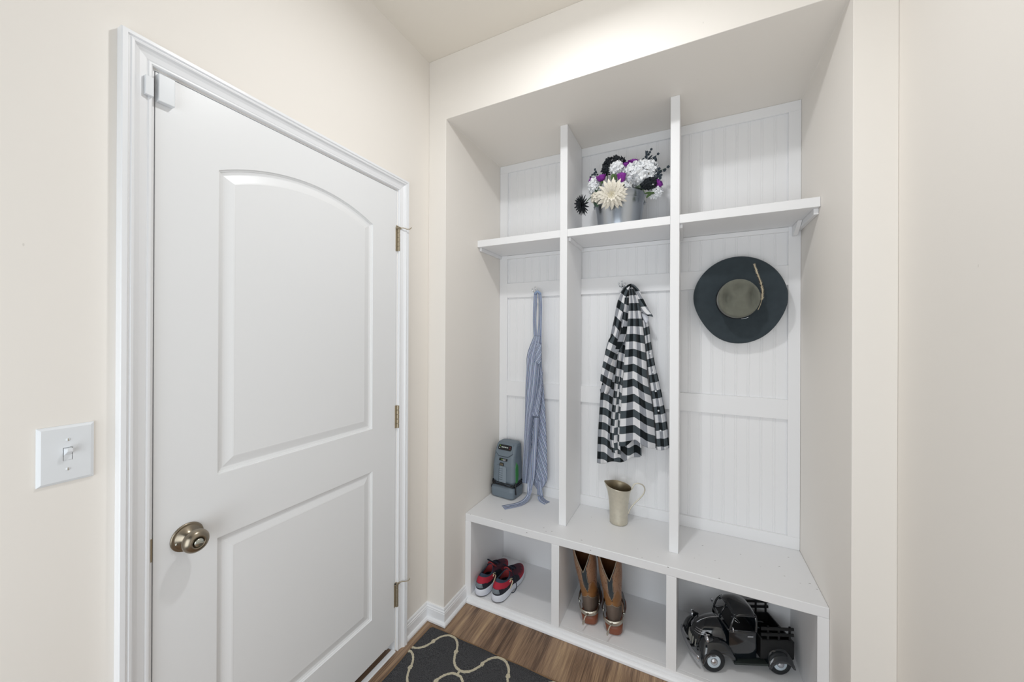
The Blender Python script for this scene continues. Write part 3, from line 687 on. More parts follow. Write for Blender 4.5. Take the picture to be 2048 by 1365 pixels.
# fold of the sleeve with its pale inside showing
mb = MB()
cloth(mb, [(1247, 640), (1240, 668), (1230, 694), (1225, 704)], [(1258, 646), (1252, 672), (1242, 700), (1234, 709)], 8, 16, lambda s, t: 0.506 - 0.008 * math.sin(s * PI), 0.0, 0.05, vtop=0.04)
mb.build('sleeve_fold', 'plaid', shirt, smooth=True, solid=0.0014)
# narrow pleats between sleeve and front
mb = MB()
def yp1(s, t): return 0.512 - 0.010 * math.sin(s * PI * 2 + 0.6) - 0.004 * t
cloth(mb, [(1249, 596), (1244, 640), (1238, 690), (1232, 740), (1227, 790), (1222, 840), (1220, 880), (1224, 905)],
      [(1264, 590), (1258, 640), (1254, 690), (1247, 740), (1243, 790), (1242, 840), (1240, 880), (1241, 910)], 18, 60, yp1, 0.10, 0.24, vdir=lambda s, t, p: -p.z + 0.030 - 0.012 * s + 0.010 * math.sin(t * 7 + 1))
mb.build('side_pleat', 'plaid', shirt, smooth=True, solid=0.0016)
# main front drape
mb = MB()
def yf1(s, t): return 0.496 - 0.024 * math.sin(s * PI) ** 0.8 + 0.010 * G(s, 0.55 + 0.1 * t, 0.06) - 0.012 * math.sin(s * 9 + 1.5 * t) * (0.3 + t) - 0.006 * t
cloth(mb, [(1258, 578), (1258, 600), (1256, 640), (1252, 680), (1249, 720), (1246, 760), (1243, 800), (1240, 840), (1238, 892)],
      [(1269, 578), (1277, 600), (1284, 640), (1289, 680), (1293, 720), (1296, 760), (1304, 800), (1310, 850), (1312, 890)], 48, 90, yf1, 0.215, 0.425,
      bow=lambda s, t: t * (-9 * G(s, 0.42, 0.16) + 9 * G(s, 0.95, 0.2) + 2 * math.sin(s * 11)) * sm(0.25, 0.9, t), vdir=lambda s, t, p: -p.z + (0.035 * min(s, .42) - 0.085 * max(0, s - .42)) * sm(.15, .75, t))
mb.build('front_panel', 'plaid', shirt, smooth=True, solid=0.0016)
# other front with the button placket
mb = MB()
def yr1(s, t): return 0.515 - 0.014 * math.sin(s * PI) - 0.005 * math.sin(s * 12)
cloth(mb, [(1270, 590), (1278, 612), (1284, 640), (1289, 680), (1293, 720), (1298, 760), (1304, 800), (1309, 850), (1313, 900)],
      [(1276, 590), (1290, 620), (1297, 645), (1302, 684), (1308, 720), (1318, 762), (1326, 800), (1334, 846), (1339, 896)], 30, 80, yr1, 0.03, 0.185, bow=lambda s, t: 3 * t * math.sin(s * PI), vdir=lambda s, t, p: -p.z + 0.03 + 0.012 * s)
o = mb.build('front_placket_panel', 'plaid', shirt, smooth=True, solid=0.0016)
for q, (a, b) in enumerate(((1300.5, 708), (1306, 745), (1311.5, 783), (1317, 822), (1321, 862))):
    p = W(a, b, 0.494); mb = MB(); mb.lathe([(0, 0), (0.0042, 0), (0.0046, 0.001), (0.0042, 0.002), (0, 0.0016)], p, 14, ax=(0, -1, 0)); mb.build('button', 'plate', shirt, smooth=True)
# collar with its pointed tip and stand
mb = MB()
cloth(mb, [(1262, 571), (1270, 582), (1276, 598), (1281, 614), (1286, 626), (1296, 632)], [(1266, 570), (1277, 579), (1285, 596), (1293, 612), (1300, 624), (1306, 633.5)], 12, 26, lambda s, t: 0.492 - 0.010 * math.sin(s * PI) - 0.010 * t, 0.0, 0.075, vtop=0.02, shear=0.5)
mb.build('collar', 'plaid', shirt, smooth=True, solid=0.003)
mb = MB()
cloth(mb, [(1283, 627), (1285, 636), (1290, 644)], [(1296, 629), (1297, 638), (1294, 648)], 8, 10, lambda s, t: 0.500 - 0.008 * math.sin(s * PI), 0, 0.03)
mb.build('collar_stand', 'plainw', shirt, smooth=True, solid=0.0016)
mb = MB()
cloth(mb, [(1249, 577), (1256, 570), (1264, 568), (1271, 572), (1277, 580)], [(1251, 583), (1258, 577), (1264, 575), (1269, 578), (1273, 584)], 8, 20, lambda s, t: 0.508 - 0.012 * math.sin(t * PI) + 0.016 * s, 0, 0.04, vdir=lambda s, t, p: p.x)
mb.build('neck_yoke', 'plaid', shirt, smooth=True, solid=0.002)
# ------------------------------------------------------------------ striped apron
ap = thing('striped_apron', 'blue striped cotton apron hanging by its neck strap in the left locker bay', 'apron', (0.38, 0.52, ZB))
mb = MB()
def strap(Lp, Rp, y0, u0, u1, nv=30, nm='neck_strap'):
    mb = MB(); cloth(mb, Lp, Rp, 4, nv, y0, u0, u1); return mb.build(nm, 'stripe', ap, smooth=True, solid=0.0014)
strap([(1068, 586), (1066.5, 610), (1066, 640), (1067, 668), (1069, 676)], [(1074, 586), (1073.5, 610), (1072.5, 640), (1073.5, 668), (1074, 676)], lambda s, t: 0.522 - 0.006 * t, 0, 0.026)
strap([(1076, 586), (1077.5, 610), (1077, 640), (1075, 668), (1074, 684)], [(1083, 586), (1084.5, 610), (1084, 640), (1083.5, 668), (1083.5, 688)], lambda s, t: 0.520 - 0.006 * t, 0.004, 0.032)
mb = MB(); cloth(mb, [(1068, 588), (1070, 584), (1075, 581.5), (1080, 584), (1083, 588)], [(1072, 590), (1073, 587), (1075, 585.5), (1077, 587), (1079, 590)], 3, 14, lambda s, t: 0.520 - 0.01 * math.sin(t * PI), 0, 0.02); mb.build('strap_loop', 'bluelin', ap, smooth=True, solid=0.002)
# back layer with slanting stripes, then the long front fold
mb = MB()
cloth(mb, [(1072, 684), (1070, 730), (1068, 790), (1062, 850), (1062, 900), (1062, 945), (1064, 962), (1076, 982)],
      [(1083, 684), (1084, 740), (1088, 785), (1091, 830), (1093, 880), (1094.5, 935), (1094, 962), (1082, 980)], 26, 80,
      lambda s, t: 0.535 - 0.010 * math.sin(s * PI) - 0.004 * math.sin(s * 9), 0.0, 0.12, shear=0.42, bow=lambda s, t: 0)
mb.build('skirt_back', 'stripe', ap, smooth=True, solid=0.0014)
mb = MB()
cloth(mb, [(1068, 672), (1060, 692), (1054, 712), (1052.5, 740), (1051, 790), (1050, 840), (1048.5, 880), (1046, 925), (1044.5, 966)],
      [(1082, 674), (1082, 700), (1080, 730), (1078, 760), (1074, 800), (1066, 840), (1062, 880), (1060, 925), (1056, 968)], 30, 90,
      lambda s, t: 0.516 - 0.020 * math.sin(s * PI) - 0.004 * math.sin(s * 10 + t * 3), 0.0, 0.115, shear=-0.06)
mb.build('bib', 'stripe', ap, smooth=True, solid=0.0014)
# folded pocket edge in the middle
mb = MB()
cloth(mb, [(1080, 764), (1074, 790), (1068, 815), (1063, 832)], [(1086, 740), (1084, 780), (1080, 815), (1077, 834)], 12, 24, lambda s, t: 0.508 - 0.012 * math.sin(s * PI), 0, 0.06, shear=0.9)
mb.build('pocket', 'stripe', ap, smooth=True, solid=0.0016)
mb = MB()
cloth(mb, [(1068, 836), (1066, 870), (1061, 910), (1058, 950), (1056, 985)], [(1078, 836), (1076, 870), (1073, 910), (1070, 950), (1064, 978)], 10, 40, lambda s, t: 0.505 - 0.010 * math.sin(s * PI) - 0.01 * t, 0.0, 0.045, shear=0.05)
mb.build('side_hem', 'stripe', ap, smooth=True, solid=0.0016)
mb = MB()
cloth(mb, [(1073, 684), (1072, 700), (1071, 712), (1069, 724)], [(1083, 690), (1083, 705), (1082, 720), (1080, 730)], 8, 14, lambda s, t: 0.494 - 0.006 * math.sin(s * PI), 0, 0.05, shear=-0.7)
mb.build('bib_fold', 'stripe', ap, smooth=True, solid=0.0014)
# waist ties: they run down onto the bench top
def tie(pts, wid, nm):
    mb = MB(); pts = poly_at(pts, 40); rows, uvs = [], []
    for i, p in enumerate(pts):
        t = i / 39; tg = (pts[min(i + 1, 39)] - pts[max(i - 1, 0)]).normalized()
        side = tg.cross(Vector((0, 0, 1))); side = side.normalized() if side.length > .2 else Vector((1, 0, 0))
        w2 = wid * (0.55 + 0.45 * sm(.1, .95, t)); 
        rows.append([p + side * w2 * (q / 5 - .5) + Vector((0, 0, 0.003 * math.sin(q / 5 * PI * 2 + t * 4) * (1 - .8 * t))) for q in range(6)]); uvs.append([(q / 5 * 0.045, t) for q in range(6)])
    for r_ in rows:
        for v in r_:
            if v.z < ZB + 0.0012: v.z = ZB + 0.0012
    mb.grid(rows, 0, uv=uvs); mb.build(nm, 'stripe', ap, smooth=True, solid=0.0012)
tie([(0.352, 0.500, 0.575), (0.355, 0.485, 0.520), (0.350, 0.472, 0.488), (0.340, 0.440, 0.474), (0.320, 0.400, 0.470), (0.290, 0.365, 0.4690), (0.262, 0.333, 0.4688)], 0.050, 'waist_tie')
tie([(0.400, 0.520, 0.575), (0.404, 0.523, 0.520), (0.410, 0.520, 0.480), (0.424, 0.512, 0.470), (0.444, 0.500, 0.4689), (0.462, 0.492, 0.4688)], 0.048, 'waist_tie')

# ------------------------------------------------------------------ battery charger on the bench
CR = R(-6)
ch = thing('battery_charger', 'grey upright battery charger wrapped in its black cord on the bench, left corner', 'battery charger', (0.208, 0.500, ZB), rotz=CR); ch.scale = (1.08, 1, 1); ch.location.x = 0.2045
def rrect(hx, y0, y1, z, r, n=5, taper=0):
    pts = []
    for cx_, cy_, a0 in ((hx - r, y1 - r, 0), (-hx + r, y1 - r, 90), (-hx + r, y0 + r, 180), (hx - r, y0 + r, 270)):
        for k in range(n + 1): a = R(a0 + 90 * k / n); pts.append((cx_ + r * math.cos(a), cy_ + r * math.sin(a), z))
    return pts
mb = MB()
mb.loft([rrect(0.066, -0.062, 0.050, 0.0006, 0.02), rrect(0.074, -0.070, 0.058, 0.010, 0.024), rrect(0.076, -0.072, 0.060, 0.045, 0.024), rrect(0.074, -0.070, 0.060, 0.060, 0.024), rrect(0.066, -0.060, 0.058, 0.072, 0.020), rrect(0.060, -0.050, 0.056, 0.076, 0.018)], 0)
mb.build('charger_base', 'cg', ch, smooth=False, local=True, bevel=0.003)
mb = MB()
def up(z, hx, y0, r=0.02): return rrect(hx, y0, 0.056, z, r)
mb.loft([up(0.070, 0.060, -0.046), up(0.088, 0.066, -0.054), up(0.100, 0.070, -0.058), up(0.19, 0.070, -0.054), up(0.235, 0.066, -0.048), up(0.262, 0.066, -0.040), up(0.300, 0.064, -0.024), up(0.312, 0.060, -0.012), up(0.317, 0.052, -0.002)], 0)
mb.build('charger_body', 'cg', ch, smooth=False, local=True, bevel=0.003)
# front details: y on the face by height
def fy(z): return -0.058 if z < 0.1 else lerp(-0.058, -0.054, (z - .1) / .09) if z < .19 else lerp(-0.054, -0.048, (z - .19) / .045) if z < .235 else lerp(-0.048, -0.040, (z - .235) / .027) if z < .262 else lerp(-0.040, -0.024, (z - .262) / .038) if z < .30 else lerp(-0.024, -0.010, (z - .30) / .022)
def slab(pts, th, m, nm, parent=ch, back=0.003):
    mb = MB(); f = [(x, fy(z) - th, z) for x, z in pts]; b_ = [(x, fy(z) + back, z) for x, z in pts]; mb.loft([b_, f], 0); return mb.build(nm, m, parent, local=True, bevel=0.0008)
slab([(-0.054, 0.262), (-0.030, 0.243), (0.030, 0.243), (0.054, 0.262), (0.050, 0.312), (-0.050, 0.312)], 0.0025, 'cg', 'display_hood')
mb = MB(); mb.tube([(x, fy(z) - 0.0022, z) for x, z in ((-0.057, 0.264), (-0.050, 0.258), (-0.030, 0.241), (0.0, 0.240), (0.030, 0.241), (0.050, 0.257), (0.057, 0.263))], 0.0014, 6); mb.build('seam_line', 'cgd', ch, local=True)
dp = slab([(-0.044, 0.284), (-0.040, 0.276), (0.040, 0.276), (0.044, 0.284), (0.042, 0.301), (0.036, 0.304), (-0.036, 0.304), (-0.042, 0.301)], 0.0042, 'blackpl', 'display')
for q in range(4):
    x = -0.018 + 0.0115 * q; z = 0.2915; mb = MB(); mb.box(x - 0.0040, x + 0.0040, fy(z) - 0.0052, fy(z) - 0.0035, z - 0.003, z + 0.003); o = mb.build('indicator_light', 'led', dp, local=True)
for x, z, mm in ((-0.032, 0.298, 'lime'), (-0.034, 0.2865, 'led'), (0.0335, 0.296, 'redi'), (0.0335, 0.287, 'redi')):
    mb = MB(); mb.box(x - 0.003, x + 0.003, fy(z) - 0.0054, fy(z) - 0.0035, z - 0.0018, z + 0.0018); mb.build('indicator_light', mm, dp, local=True)
bd = slab([(-0.027, 0.2165), (0.026, 0.2165), (0.029, 0.2305), (-0.024, 0.2305)], 0.0030, 'blackpl', 'logo_badge')
def text_mesh(s_, size, m, parent, loc, rot, name, extrude=0.0004, shear=0.0):
    cu = bpy.data.curves.new('lettering', 'FONT'); cu.body = s_; cu.size = size; cu.extrude = extrude; cu.align_x = 'CENTER'; cu.align_y = 'CENTER'; cu.shear = shear
    to = bpy.data.objects.new('lettering_source', cu); me = bpy.data.meshes.new_from_object(to); bpy.data.objects.remove(to); bpy.data.curves.remove(cu)
    o = bpy.data.objects.new(name, me); COL.objects.link(o); o.parent = parent; o.location = loc; o.rotation_euler = rot; me.materials.clear(); me.materials.append(MAT[m]); return o
zc = 0.2235
text_mesh('E', 0.0125, 'lime', bd, (-0.0085, fy(zc) - 0.0034, zc), (R(84), 0, 0), 'logo_letter', shear=0.2)
text_mesh('GO', 0.0125, 'whitepr', bd, (0.0065, fy(zc) - 0.0034, zc), (R(84), 0, 0), 'logo_letters', shear=0.2)
soc = slab([(-0.022, 0.187), (-0.022, 0.200), (-0.017, 0.205), (0.003, 0.205), (0.006, 0.200), (0.006, 0.187)], 0.0022, 'blackpl', 'battery_socket')
for x in (-0.015, -0.008, -0.001): mb = MB(); mb.box(x - 0.0012, x + 0.0012, fy(.195) - 0.0034, fy(.195), 0.189, 0.201); mb.build('contact_pin', 'hinge', soc, local=True)
slab([(-0.040, 0.085), (-0.040, 0.182), (-0.034, 0.190), (-0.022, 0.190), (-0.022, 0.085)], 0.006, 'cg', 'rail')
slab([(-0.021, 0.085), (-0.021, 0.186), (0.001, 0.186), (0.001, 0.085)], 0.0045, 'cgl', 'vent_panel')
slab([(0.002, 0.085), (0.002, 0.186), (0.020, 0.186), (0.025, 0.180), (0.025, 0.085)], 0.006, 'cgl', 'rail')
mb = MB()
for a in range(4):
    for b in range(6): x = -0.0185 + 0.0058 * a; z = 0.108 + 0.0125 * b; mb.box(x - 0.0012, x + 0.0012, fy(z) - 0.0050, fy(z) - 0.003, z - 0.002, z + 0.002)
mb.build('vent_slots', 'cgd', ch, local=True)
mb = MB(); mb.loft([[(0.0695, y, z) for y, z in ((-0.030, 0.09), (-0.010, 0.09), (0.0, 0.13), (-0.004, 0.19), (-0.026, 0.215), (-0.034, 0.18))], [(0.0722, y, z) for y, z in ((-0.028, 0.092), (-0.012, 0.092), (-0.002, 0.13), (-0.006, 0.188), (-0.026, 0.210), (-0.032, 0.18))]]); mb.build('side_accent', 'green', ch, local=True)
mb = MB(); mb.loft([[(-0.0695, y, z) for y, z in ((-0.034, 0.10), (-0.020, 0.10), (-0.020, 0.18), (-0.034, 0.18))], [(-0.0718, y, z) for y, z in ((-0.033, 0.102), (-0.021, 0.102), (-0.021, 0.178), (-0.033, 0.178))]]); mb.build('side_accent', 'green', ch, local=True)
mb = MB(); pts = []
for k in range(100):
    a = 2 * PI * k / 34; q = k / 99
    e = 0.35; cx_ = math.copysign(abs(math.cos(a)) ** e, math.cos(a)); sy_ = math.copysign(abs(math.sin(a)) ** e, math.sin(a))
    pts.append((cx_ * (0.0725 + 0.001 * math.sin(k * .7)), -0.003 + sy_ * 0.062, 0.084 + 0.010 * math.sin(a * 0.8 + 1) * (0.4 + q) - 0.004 * q))
mb.tube(pts, 0.0027, 8)
mb.tube(poly_at([pts[-1], (0.074, -0.030, 0.075), (0.040, -0.071, 0.078), (0, -0.074, 0.086), (-0.050, -0.073, 0.078), (-0.079, -0.050, 0.050), (-0.080, -0.040, 0.030)], 30), 0.0027, 8)
mb.tube(poly_at([(0.076, -0.040, 0.095), (0.0785, -0.046, 0.060), (0.0785, -0.042, 0.030)], 12), 0.0036, 8)
mb.build('power_cord', 'blackpl', ch, smooth=True, local=True)
# ------------------------------------------------------------------ galvanised bucket with artificial flowers on the shelf
BX, BY, BZ = 0.868, 0.432, ZS
bucket = thing('flower_bucket', 'galvanised metal bucket on the middle shelf, filled with flowers', 'bucket', (BX, BY, BZ))
mb = MB(); H = 0.165
pr = [(0.0, 0.001), (0.100, 0.001), (0.103, 0.003), (0.104, 0.008), (0.108, 0.04), (0.1135, 0.085), (0.1190, 0.125), (0.1235, H - 0.004), (0.1262, H - 0.003), (0.1272, H), (0.1258, H + 0.003), (0.1225, H + 0.002), (0.1215, H - 0.004), (0.116, 0.125), (0.108, 0.07), (0.102, 0.01), (0.0, 0.008)]
mb.lathe(pr, (BX, BY, BZ), 64); mb.build('bucket_body', 'galv', bucket, smooth=True)
mb = MB(); mb.lathe([(0.1195, 0.130), (0.1222, 0.1325), (0.1202, 0.135)], (BX, BY, BZ), 64); mb.build('raised_ring', 'galv', bucket, smooth=True)
for s_ in (-1, 1):
    mb = MB(); a = R(10) if s_ > 0 else R(188); p = Vector((BX + math.cos(a) * 0.122, BY + math.sin(a) * 0.122, BZ + 0.128)); d_ = Vector((math.cos(a), math.sin(a), 0))
    mb.lathe([(0, 0), (0.011, 0), (0.011, 0.002), (0.005, 0.004), (0, 0.004)], p, 16, ax=d_); mb.build('handle_ear', 'galv', bucket, smooth=True)
    if s_ < 0: eL = p + d_ * 0.006
    else: eR = p + d_ * 0.006
mb = MB(); pts = []
for k in range(41):
    t = k / 40; a = PI * t; mid = eL.lerp(eR, t); pts.append(mid + Vector((0, -0.128 * math.sin(a) ** 0.8, 0.006 * math.sin(a) - 0.004 * math.sin(a * 2))))
mb.tube(pts, 0.0016, 8); mb.build('bail_handle', 'brightm', bucket, smooth=True)

rf_ = random.Random(21)
def frame(n, roll=0.0):
    n = Vector(n).normalized(); a = Vector((0, 0, 1)).cross(n); a = a.normalized() if a.length > .1 else Vector((1, 0, 0)); b = n.cross(a)
    M = Matrix((a, b, n)).transposed().to_4x4(); return M @ Matrix.Rotation(roll, 4, 'Z')
def petal(mb, Mx, L, w_, cup, tip=0.0, m=0, base=0.15, curl=0.0, nu=4, nv=6, pointy=1.0, start=0.0):
    """one petal in local frame: x along, y across, z up; bent by cup and curl"""
    P = []
    for i in range(nv + 1):
        t = i / nv; ww = w_ * (base + (1 - base) * math.sin(PI * min(1, t * 0.62 + 0.08)) ) * ((1 - t ** (3 / pointy)) ** 0.6 if t < 1 else 0.04)
        x = start + L * (t - 0.12 * curl * t * t); z = cup * L * t * t + curl * L * math.sin(t * PI) * 0.25 + tip * max(0, t - .6)
        row = []
        for j in range(nu + 1):
            s = j / nu * 2 - 1; row.append(Mx @ Vector((x, s * ww, z + 0.25 * ww * s * s * 1.0)))
        P.append(row)
    mb.grid(P, m)
def stem_to(mb, p, m=0, r=0.0022):
    d = Vector((p.x - BX, p.y - BY, 0)); L = d.length
    if L > 0.095:      # leans out over the rim
        d *= 0.092 / L; over = Vector((BX + d.x * 1.49, BY + d.y * 1.49, BZ + H + 0.012)); top_ = Vector((BX + d.x * 1.15, BY + d.y * 1.15, BZ + H + 0.017)); b = Vector((BX + d.x * .9, BY + d.y * .9, BZ + H - 0.035)); mb.tube(poly_at([b, Vector((b.x, b.y, BZ + H + 0.004)), top_, over, p], 14), r, 6, m=m)
    else:
        b = Vector((BX + d.x * .8, BY + d.y * .8, BZ + H - 0.03)); mb.tube(poly_at([b, b.lerp(p, .5) + Vector((0, 0, .002)), p], 10), r, 6, m=m)
def flower(name, label, cat, p, grp=None): return thing(name, label, cat, tuple(p), group=grp)
def dahlia(name, label, p, n, rad, pm, cm, layers=((1.0, 15, .02, .26), (.86, 14, .22, .24), (.68, 12, .42, .22), (.48, 10, .7, .2), (.30, 8, 1.1, .2)), pointy=1.0):
    f = flower(name, label, 'flower', p); mb = MB(); Mx = Matrix.Translation(p) @ frame(n, 0.3)
    for li, (rr, num, cup, w_) in enumerate(layers):
        for k in range(num):
            a = 2 * PI * (k + 0.5 * (li % 2)) / num + rf_.uniform(-.06, .06)
            petal(mb, Mx @ Matrix.Rotation(a, 4, 'Z') @ Matrix.Translation((0, 0, 0.004 * li)), rad * rr * rf_.uniform(.92, 1.06), rad * w_ * .58, cup * .55, m=0, curl=.3, pointy=pointy)
    mb.build('petals', pm, f, smooth=True, solid=0.0006)
    mb = MB(); 
    for k in range(26):
        a = k * 2.4; r_ = rad * 0.16 * math.sqrt(k / 26); b = Mx @ Vector((math.cos(a) * r_, math.sin(a) * r_, 0.010)); t_ = Mx @ Vector((math.cos(a) * r_ * 1.5, math.sin(a) * r_ * 1.5, 0.010 + rad * .22)); mb.tube([b, t_], 0.0011, 5)
    mb.build('centre', cm, f, smooth=True)
    mb = MB(); stem_to(mb, Vector(p) - Vector(n).normalized() * 0.006); mb.build('stem', 'stemg', f, smooth=True)
    return f
def floret(mb, p, n, r, m=0, num=4):
    Mx = Matrix.Translation(p) @ frame(n, rf_.uniform(0, 3))
    for k in range(num): petal(mb, Mx @ Matrix.Rotation(2 * PI * k / num + rf_.uniform(-.1, .1), 4, 'Z'), r, r * .52, rf_.uniform(.1, .7), m=m, nu=2, nv=4, base=.3)
def hydrangea(name, label, p, rad, num, fr_, pm, sq=(1, 1, 1), cat='flower'):
    f = flower(name, label, cat, p); mb = MB()
    for k in range(num):
        z = 1 - 2 * (k + .5) / num; a = k * 2.39996; r_ = math.sqrt(1 - z * z); d = Vector((r_ * math.cos(a), r_ * math.sin(a), z))
        if d.y > 0.55: continue
        q = Vector((d.x * sq[0], d.y * sq[1], d.z * sq[2])) * rad * rf_.uniform(.86, 1.06)
        floret(mb, Vector(p) + q, d + Vector((rf_.uniform(-.3, .3), rf_.uniform(-.3, .1), rf_.uniform(-.2, .2))), fr_ * rf_.uniform(.85, 1.15))
    mb.build('florets', pm, f, smooth=True, solid=0.0005)
    mb = MB(); mb.ball(p, rad * .55, 12, 8, sc3=sq); mb.build('floret_core', pm if pm != 'whitep' else 'creamc', f, smooth=True)
    mb = MB(); stem_to(mb, Vector(p)); mb.build('stem', 'stemg', f, smooth=True)
    return f
def rose(name, label, p, n, rad, tall=1.5, m='purple', m2='purpled', leafy=True):
    f = flower(name, label, 'rose', p); mb = MB(); Mx = Matrix.Translation(p) @ frame(n, rf_.uniform(0, 3))
    for li, (rr, hh, num, op) in enumerate(((.30, 1.0, 3, .0), (.50, 1.02, 3, .03), (.72, .98, 4, .10), (.92, .90, 5, .24))):
        for k in range(num):
            a0 = 2 * PI * k / num + li * .7; P = []
            for i in range(8):
                t = i / 7; row = []
                for j in range(7):
                    s = j / 6 * 2 - 1; a = a0 + s * (1.25 * PI / num); prof_ = math.sin(min(1, t * 1.25 + .12) * PI * .55) ** .7
                    r_ = rad * rr * (prof_ * (1 - .28 * t * (1 - op * 2)) + op * max(0, t - .55) * 2.4) + .0006 * s
                    zz = rad * tall * hh * t - rad * .32 * (s * s) * t ** 3; row.append(Mx @ Vector((r_ * math.cos(a), r_ * math.sin(a), zz)))
                P.append(row)
            mb.grid(P, 1 if li < 2 else 0)
    mb.build('petals', [m, m2], f, smooth=True, solid=0.0006)
    mb = MB()
    if leafy:
        for k in range(5): petal(mb, Mx @ Matrix.Rotation(2 * PI * k / 5, 4, 'Z') @ Matrix.Rotation(R(-62), 4, 'Y'), rad * 1.0, rad * .24, .12, nu=2, nv=5)
    mb.ball(Vector(p) - Vector(n).normalized() * rad * .1, rad * .34, 10, 6); mb.build('calyx', 'leaf', f, smooth=True)
    mb = MB(); stem_to(mb, Vector(p) - Vector(n).normalized() * rad * .3); mb.build('stem', 'stemg', f, smooth=True)
    return f
def berries(name, label, base, tips, m='navyp', r=0.0058, leafm=True):
    f = flower(name, label, 'berry spray', base); mb = MB(); mc = MB(); base = Vector(base)
    for t_ in tips:
        t_ = Vector(t_); mid = base.lerp(t_, .5) + Vector((0, 0, 0.006)); c_ = poly_at([base, mid, t_], 10); mb.tube(c_, 0.0011, 5)
        for i in range(3, 10):
            for q in range(1):
                d = Vector((rf_.uniform(-1, 1), rf_.uniform(-1, .6), rf_.uniform(-1, 1))).normalized(); e = c_[i] + d * 0.008
                mb.tube([c_[i], e], 0.0007, 4)
                for k in range(5): a = 2 * PI * k / 5; mc.ball(e + d * .002 + Vector((math.cos(a), 0, math.sin(a))) * r * .62, r * .52, 6, 4)
                mc.ball(e + d * .002, r * .5, 6, 4)
    mb.build('twig', 'dleaf' if leafm else m, f, smooth=True); mc.build('berry_cluster', m, f, smooth=True)
    mb = MB(); stem_to(mb, base, r=0.0018); mb.build('stem', 'dleaf', f, smooth=True); return f
def leafy(name, label, items, m='leaf'):
    f = flower(name, label, 'leaf', items[0][0]); mb = MB()
    for p, n, L, w_ in items:
        p = Vector(p); Mx = Matrix.Translation(p) @ frame(n, 0); petal(mb, Mx @ Matrix.Rotation(R(-90), 4, 'Y') if False else Matrix.Translation(p) @ Vector(n).normalized().to_track_quat('X', 'Z').to_matrix().to_4x4(), L, w_, .12, nu=4, nv=8, base=.1, curl=.3)
    mb.build('leaf_blade', m, f, smooth=True, solid=0.0007)
    mb = MB(); stem_to(mb, Vector(items[0][0]), r=0.0015); mb.build('stem', 'stemg', f, smooth=True); return f
toCam = lambda p, ox=0, oz=0: (EYE - Vector(p)).normalized() + Vector((ox, 0, oz))
p = W(1223, 389, 0.280); dahlia('cream_dahlia', 'large cream dahlia facing forward over the bucket rim', p, toCam(p, 0, -0.05), 0.079, 'cream', 'creamc', layers=((1.0, 17, .02, .27), (.88, 16, .2, .25), (.72, 14, .4, .23), (.54, 12, .7, .2), (.36, 10, 1.1, .2)), pointy=1.7)
p = W(1166, 410, 0.360); dahlia('black_dahlia', 'black spiky dahlia drooping at the left of the bouquet', p, (-0.75, -0.75, -0.30), 0.058, 'blackp', 'blackp', layers=((1.0, 17, .05, .15), (.9, 16, .35, .14), (.75, 14, .8, .13), (.55, 10, 1.3, .13)), pointy=.8)
p = W(1206, 391, 0.410); 
hydrangea('white_hydrangea', 'biggest white hydrangea head at the right of the bouquet', W(1281, 348, 0.385), 0.070, 150, 0.017, 'whitep', (1.15, .8, .82))
hydrangea('white_hydrangea', 'small white flower cluster at the top, left of the upright purple roses', W(1233, 337, 0.365), 0.028, 34, 0.015, 'whitep')
hydrangea('white_hydrangea', 'white flower cluster at the far left above the black dahlia', W(1190, 372, 0.385), 0.036, 52, 0.015, 'whitep', (.8, .9, 1.15))
hydrangea('white_hydrangea', 'white flower cluster low at the left, beside the cream dahlia', W(1193, 396, 0.350), 0.026, 30, 0.013, 'cream', (.8, .9, 1.1))
hydrangea('white_hydrangea', 'white flower cluster tucked just above the cream dahlia', W(1246, 375, 0.335), 0.027, 34, 0.014, 'whitep', (1.2, .7, .7))
hydrangea('white_hydrangea', 'small white cluster hanging past the right edge of the bucket rim', W(1311, 384, 0.375), 0.026, 30, 0.014, 'whitep', (1.1, .8, .9))
hydrangea('black_hydrangea', 'black flower head arching over the top left of the bouquet', W(1227, 327, 0.400), 0.034, 60, 0.014, 'blackp', (1.5, .8, .75))
hydrangea('black_hydrangea', 'black flower cluster beside the left purple rose', W(1214, 341, 0.375), 0.020, 26, 0.013, 'blackp')
hydrangea('black_hydrangea', 'black flower cluster below the biggest white head, at the right', W(1298, 368, 0.345), 0.024, 34, 0.013, 'blackp', (1.2, .8, .9))
rose('purple_rose', 'purple rose at the left, closest to the black flower cluster', W(1204, 363, 0.350), (-0.15, -0.35, 1), 0.024, 1.35)
rose('purple_rose', 'tightly furled purple rosebud upright at the centre of the bouquet', W(1243, 366, 0.335), (0.05, -0.28, 1), 0.021, 2.2)
rose('purple_rose', 'topmost purple rose in the bouquet', W(1267, 330, 0.410), (0.1, -0.45, 1), 0.027, 1.0)
rose('purple_rose', 'purple rose half hidden between the small white cluster and the topmost rose', W(1252, 336, 0.395), (-0.1, -0.6, 1), 0.024, 1.1)
rose('purple_rose', 'purple rose at the right, under the black berries', W(1312, 373, 0.370), (0.7, -0.3, 0.5), 0.020, 1.5)
rose('purple_rose', 'small dark purple rose at the far left edge', W(1186, 362, 0.385), (-0.8, -0.3, 0.5), 0.016, 1.3)
berries('berry_spray', 'black berry spray rising at the top right of the bouquet', W(1283, 334, 0.400), [W(1300, 302, 0.390), W(1318, 308, 0.390), W(1313, 316, 0.385)])
berries('berry_spray', 'black berry spray reaching out at the right of the bouquet', W(1300, 357, 0.380), [W(1333, 336, 0.370), W(1322, 349, 0.365), W(1318, 341, 0.370), W(1322, 356, 0.370)], r=0.0066)
berries('berry_spray', 'small black sprig at the upper left of the bouquet', W(1192, 356, 0.380), [W(1190, 343, 0.375), W(1182, 353, 0.370)], r=0.0045)
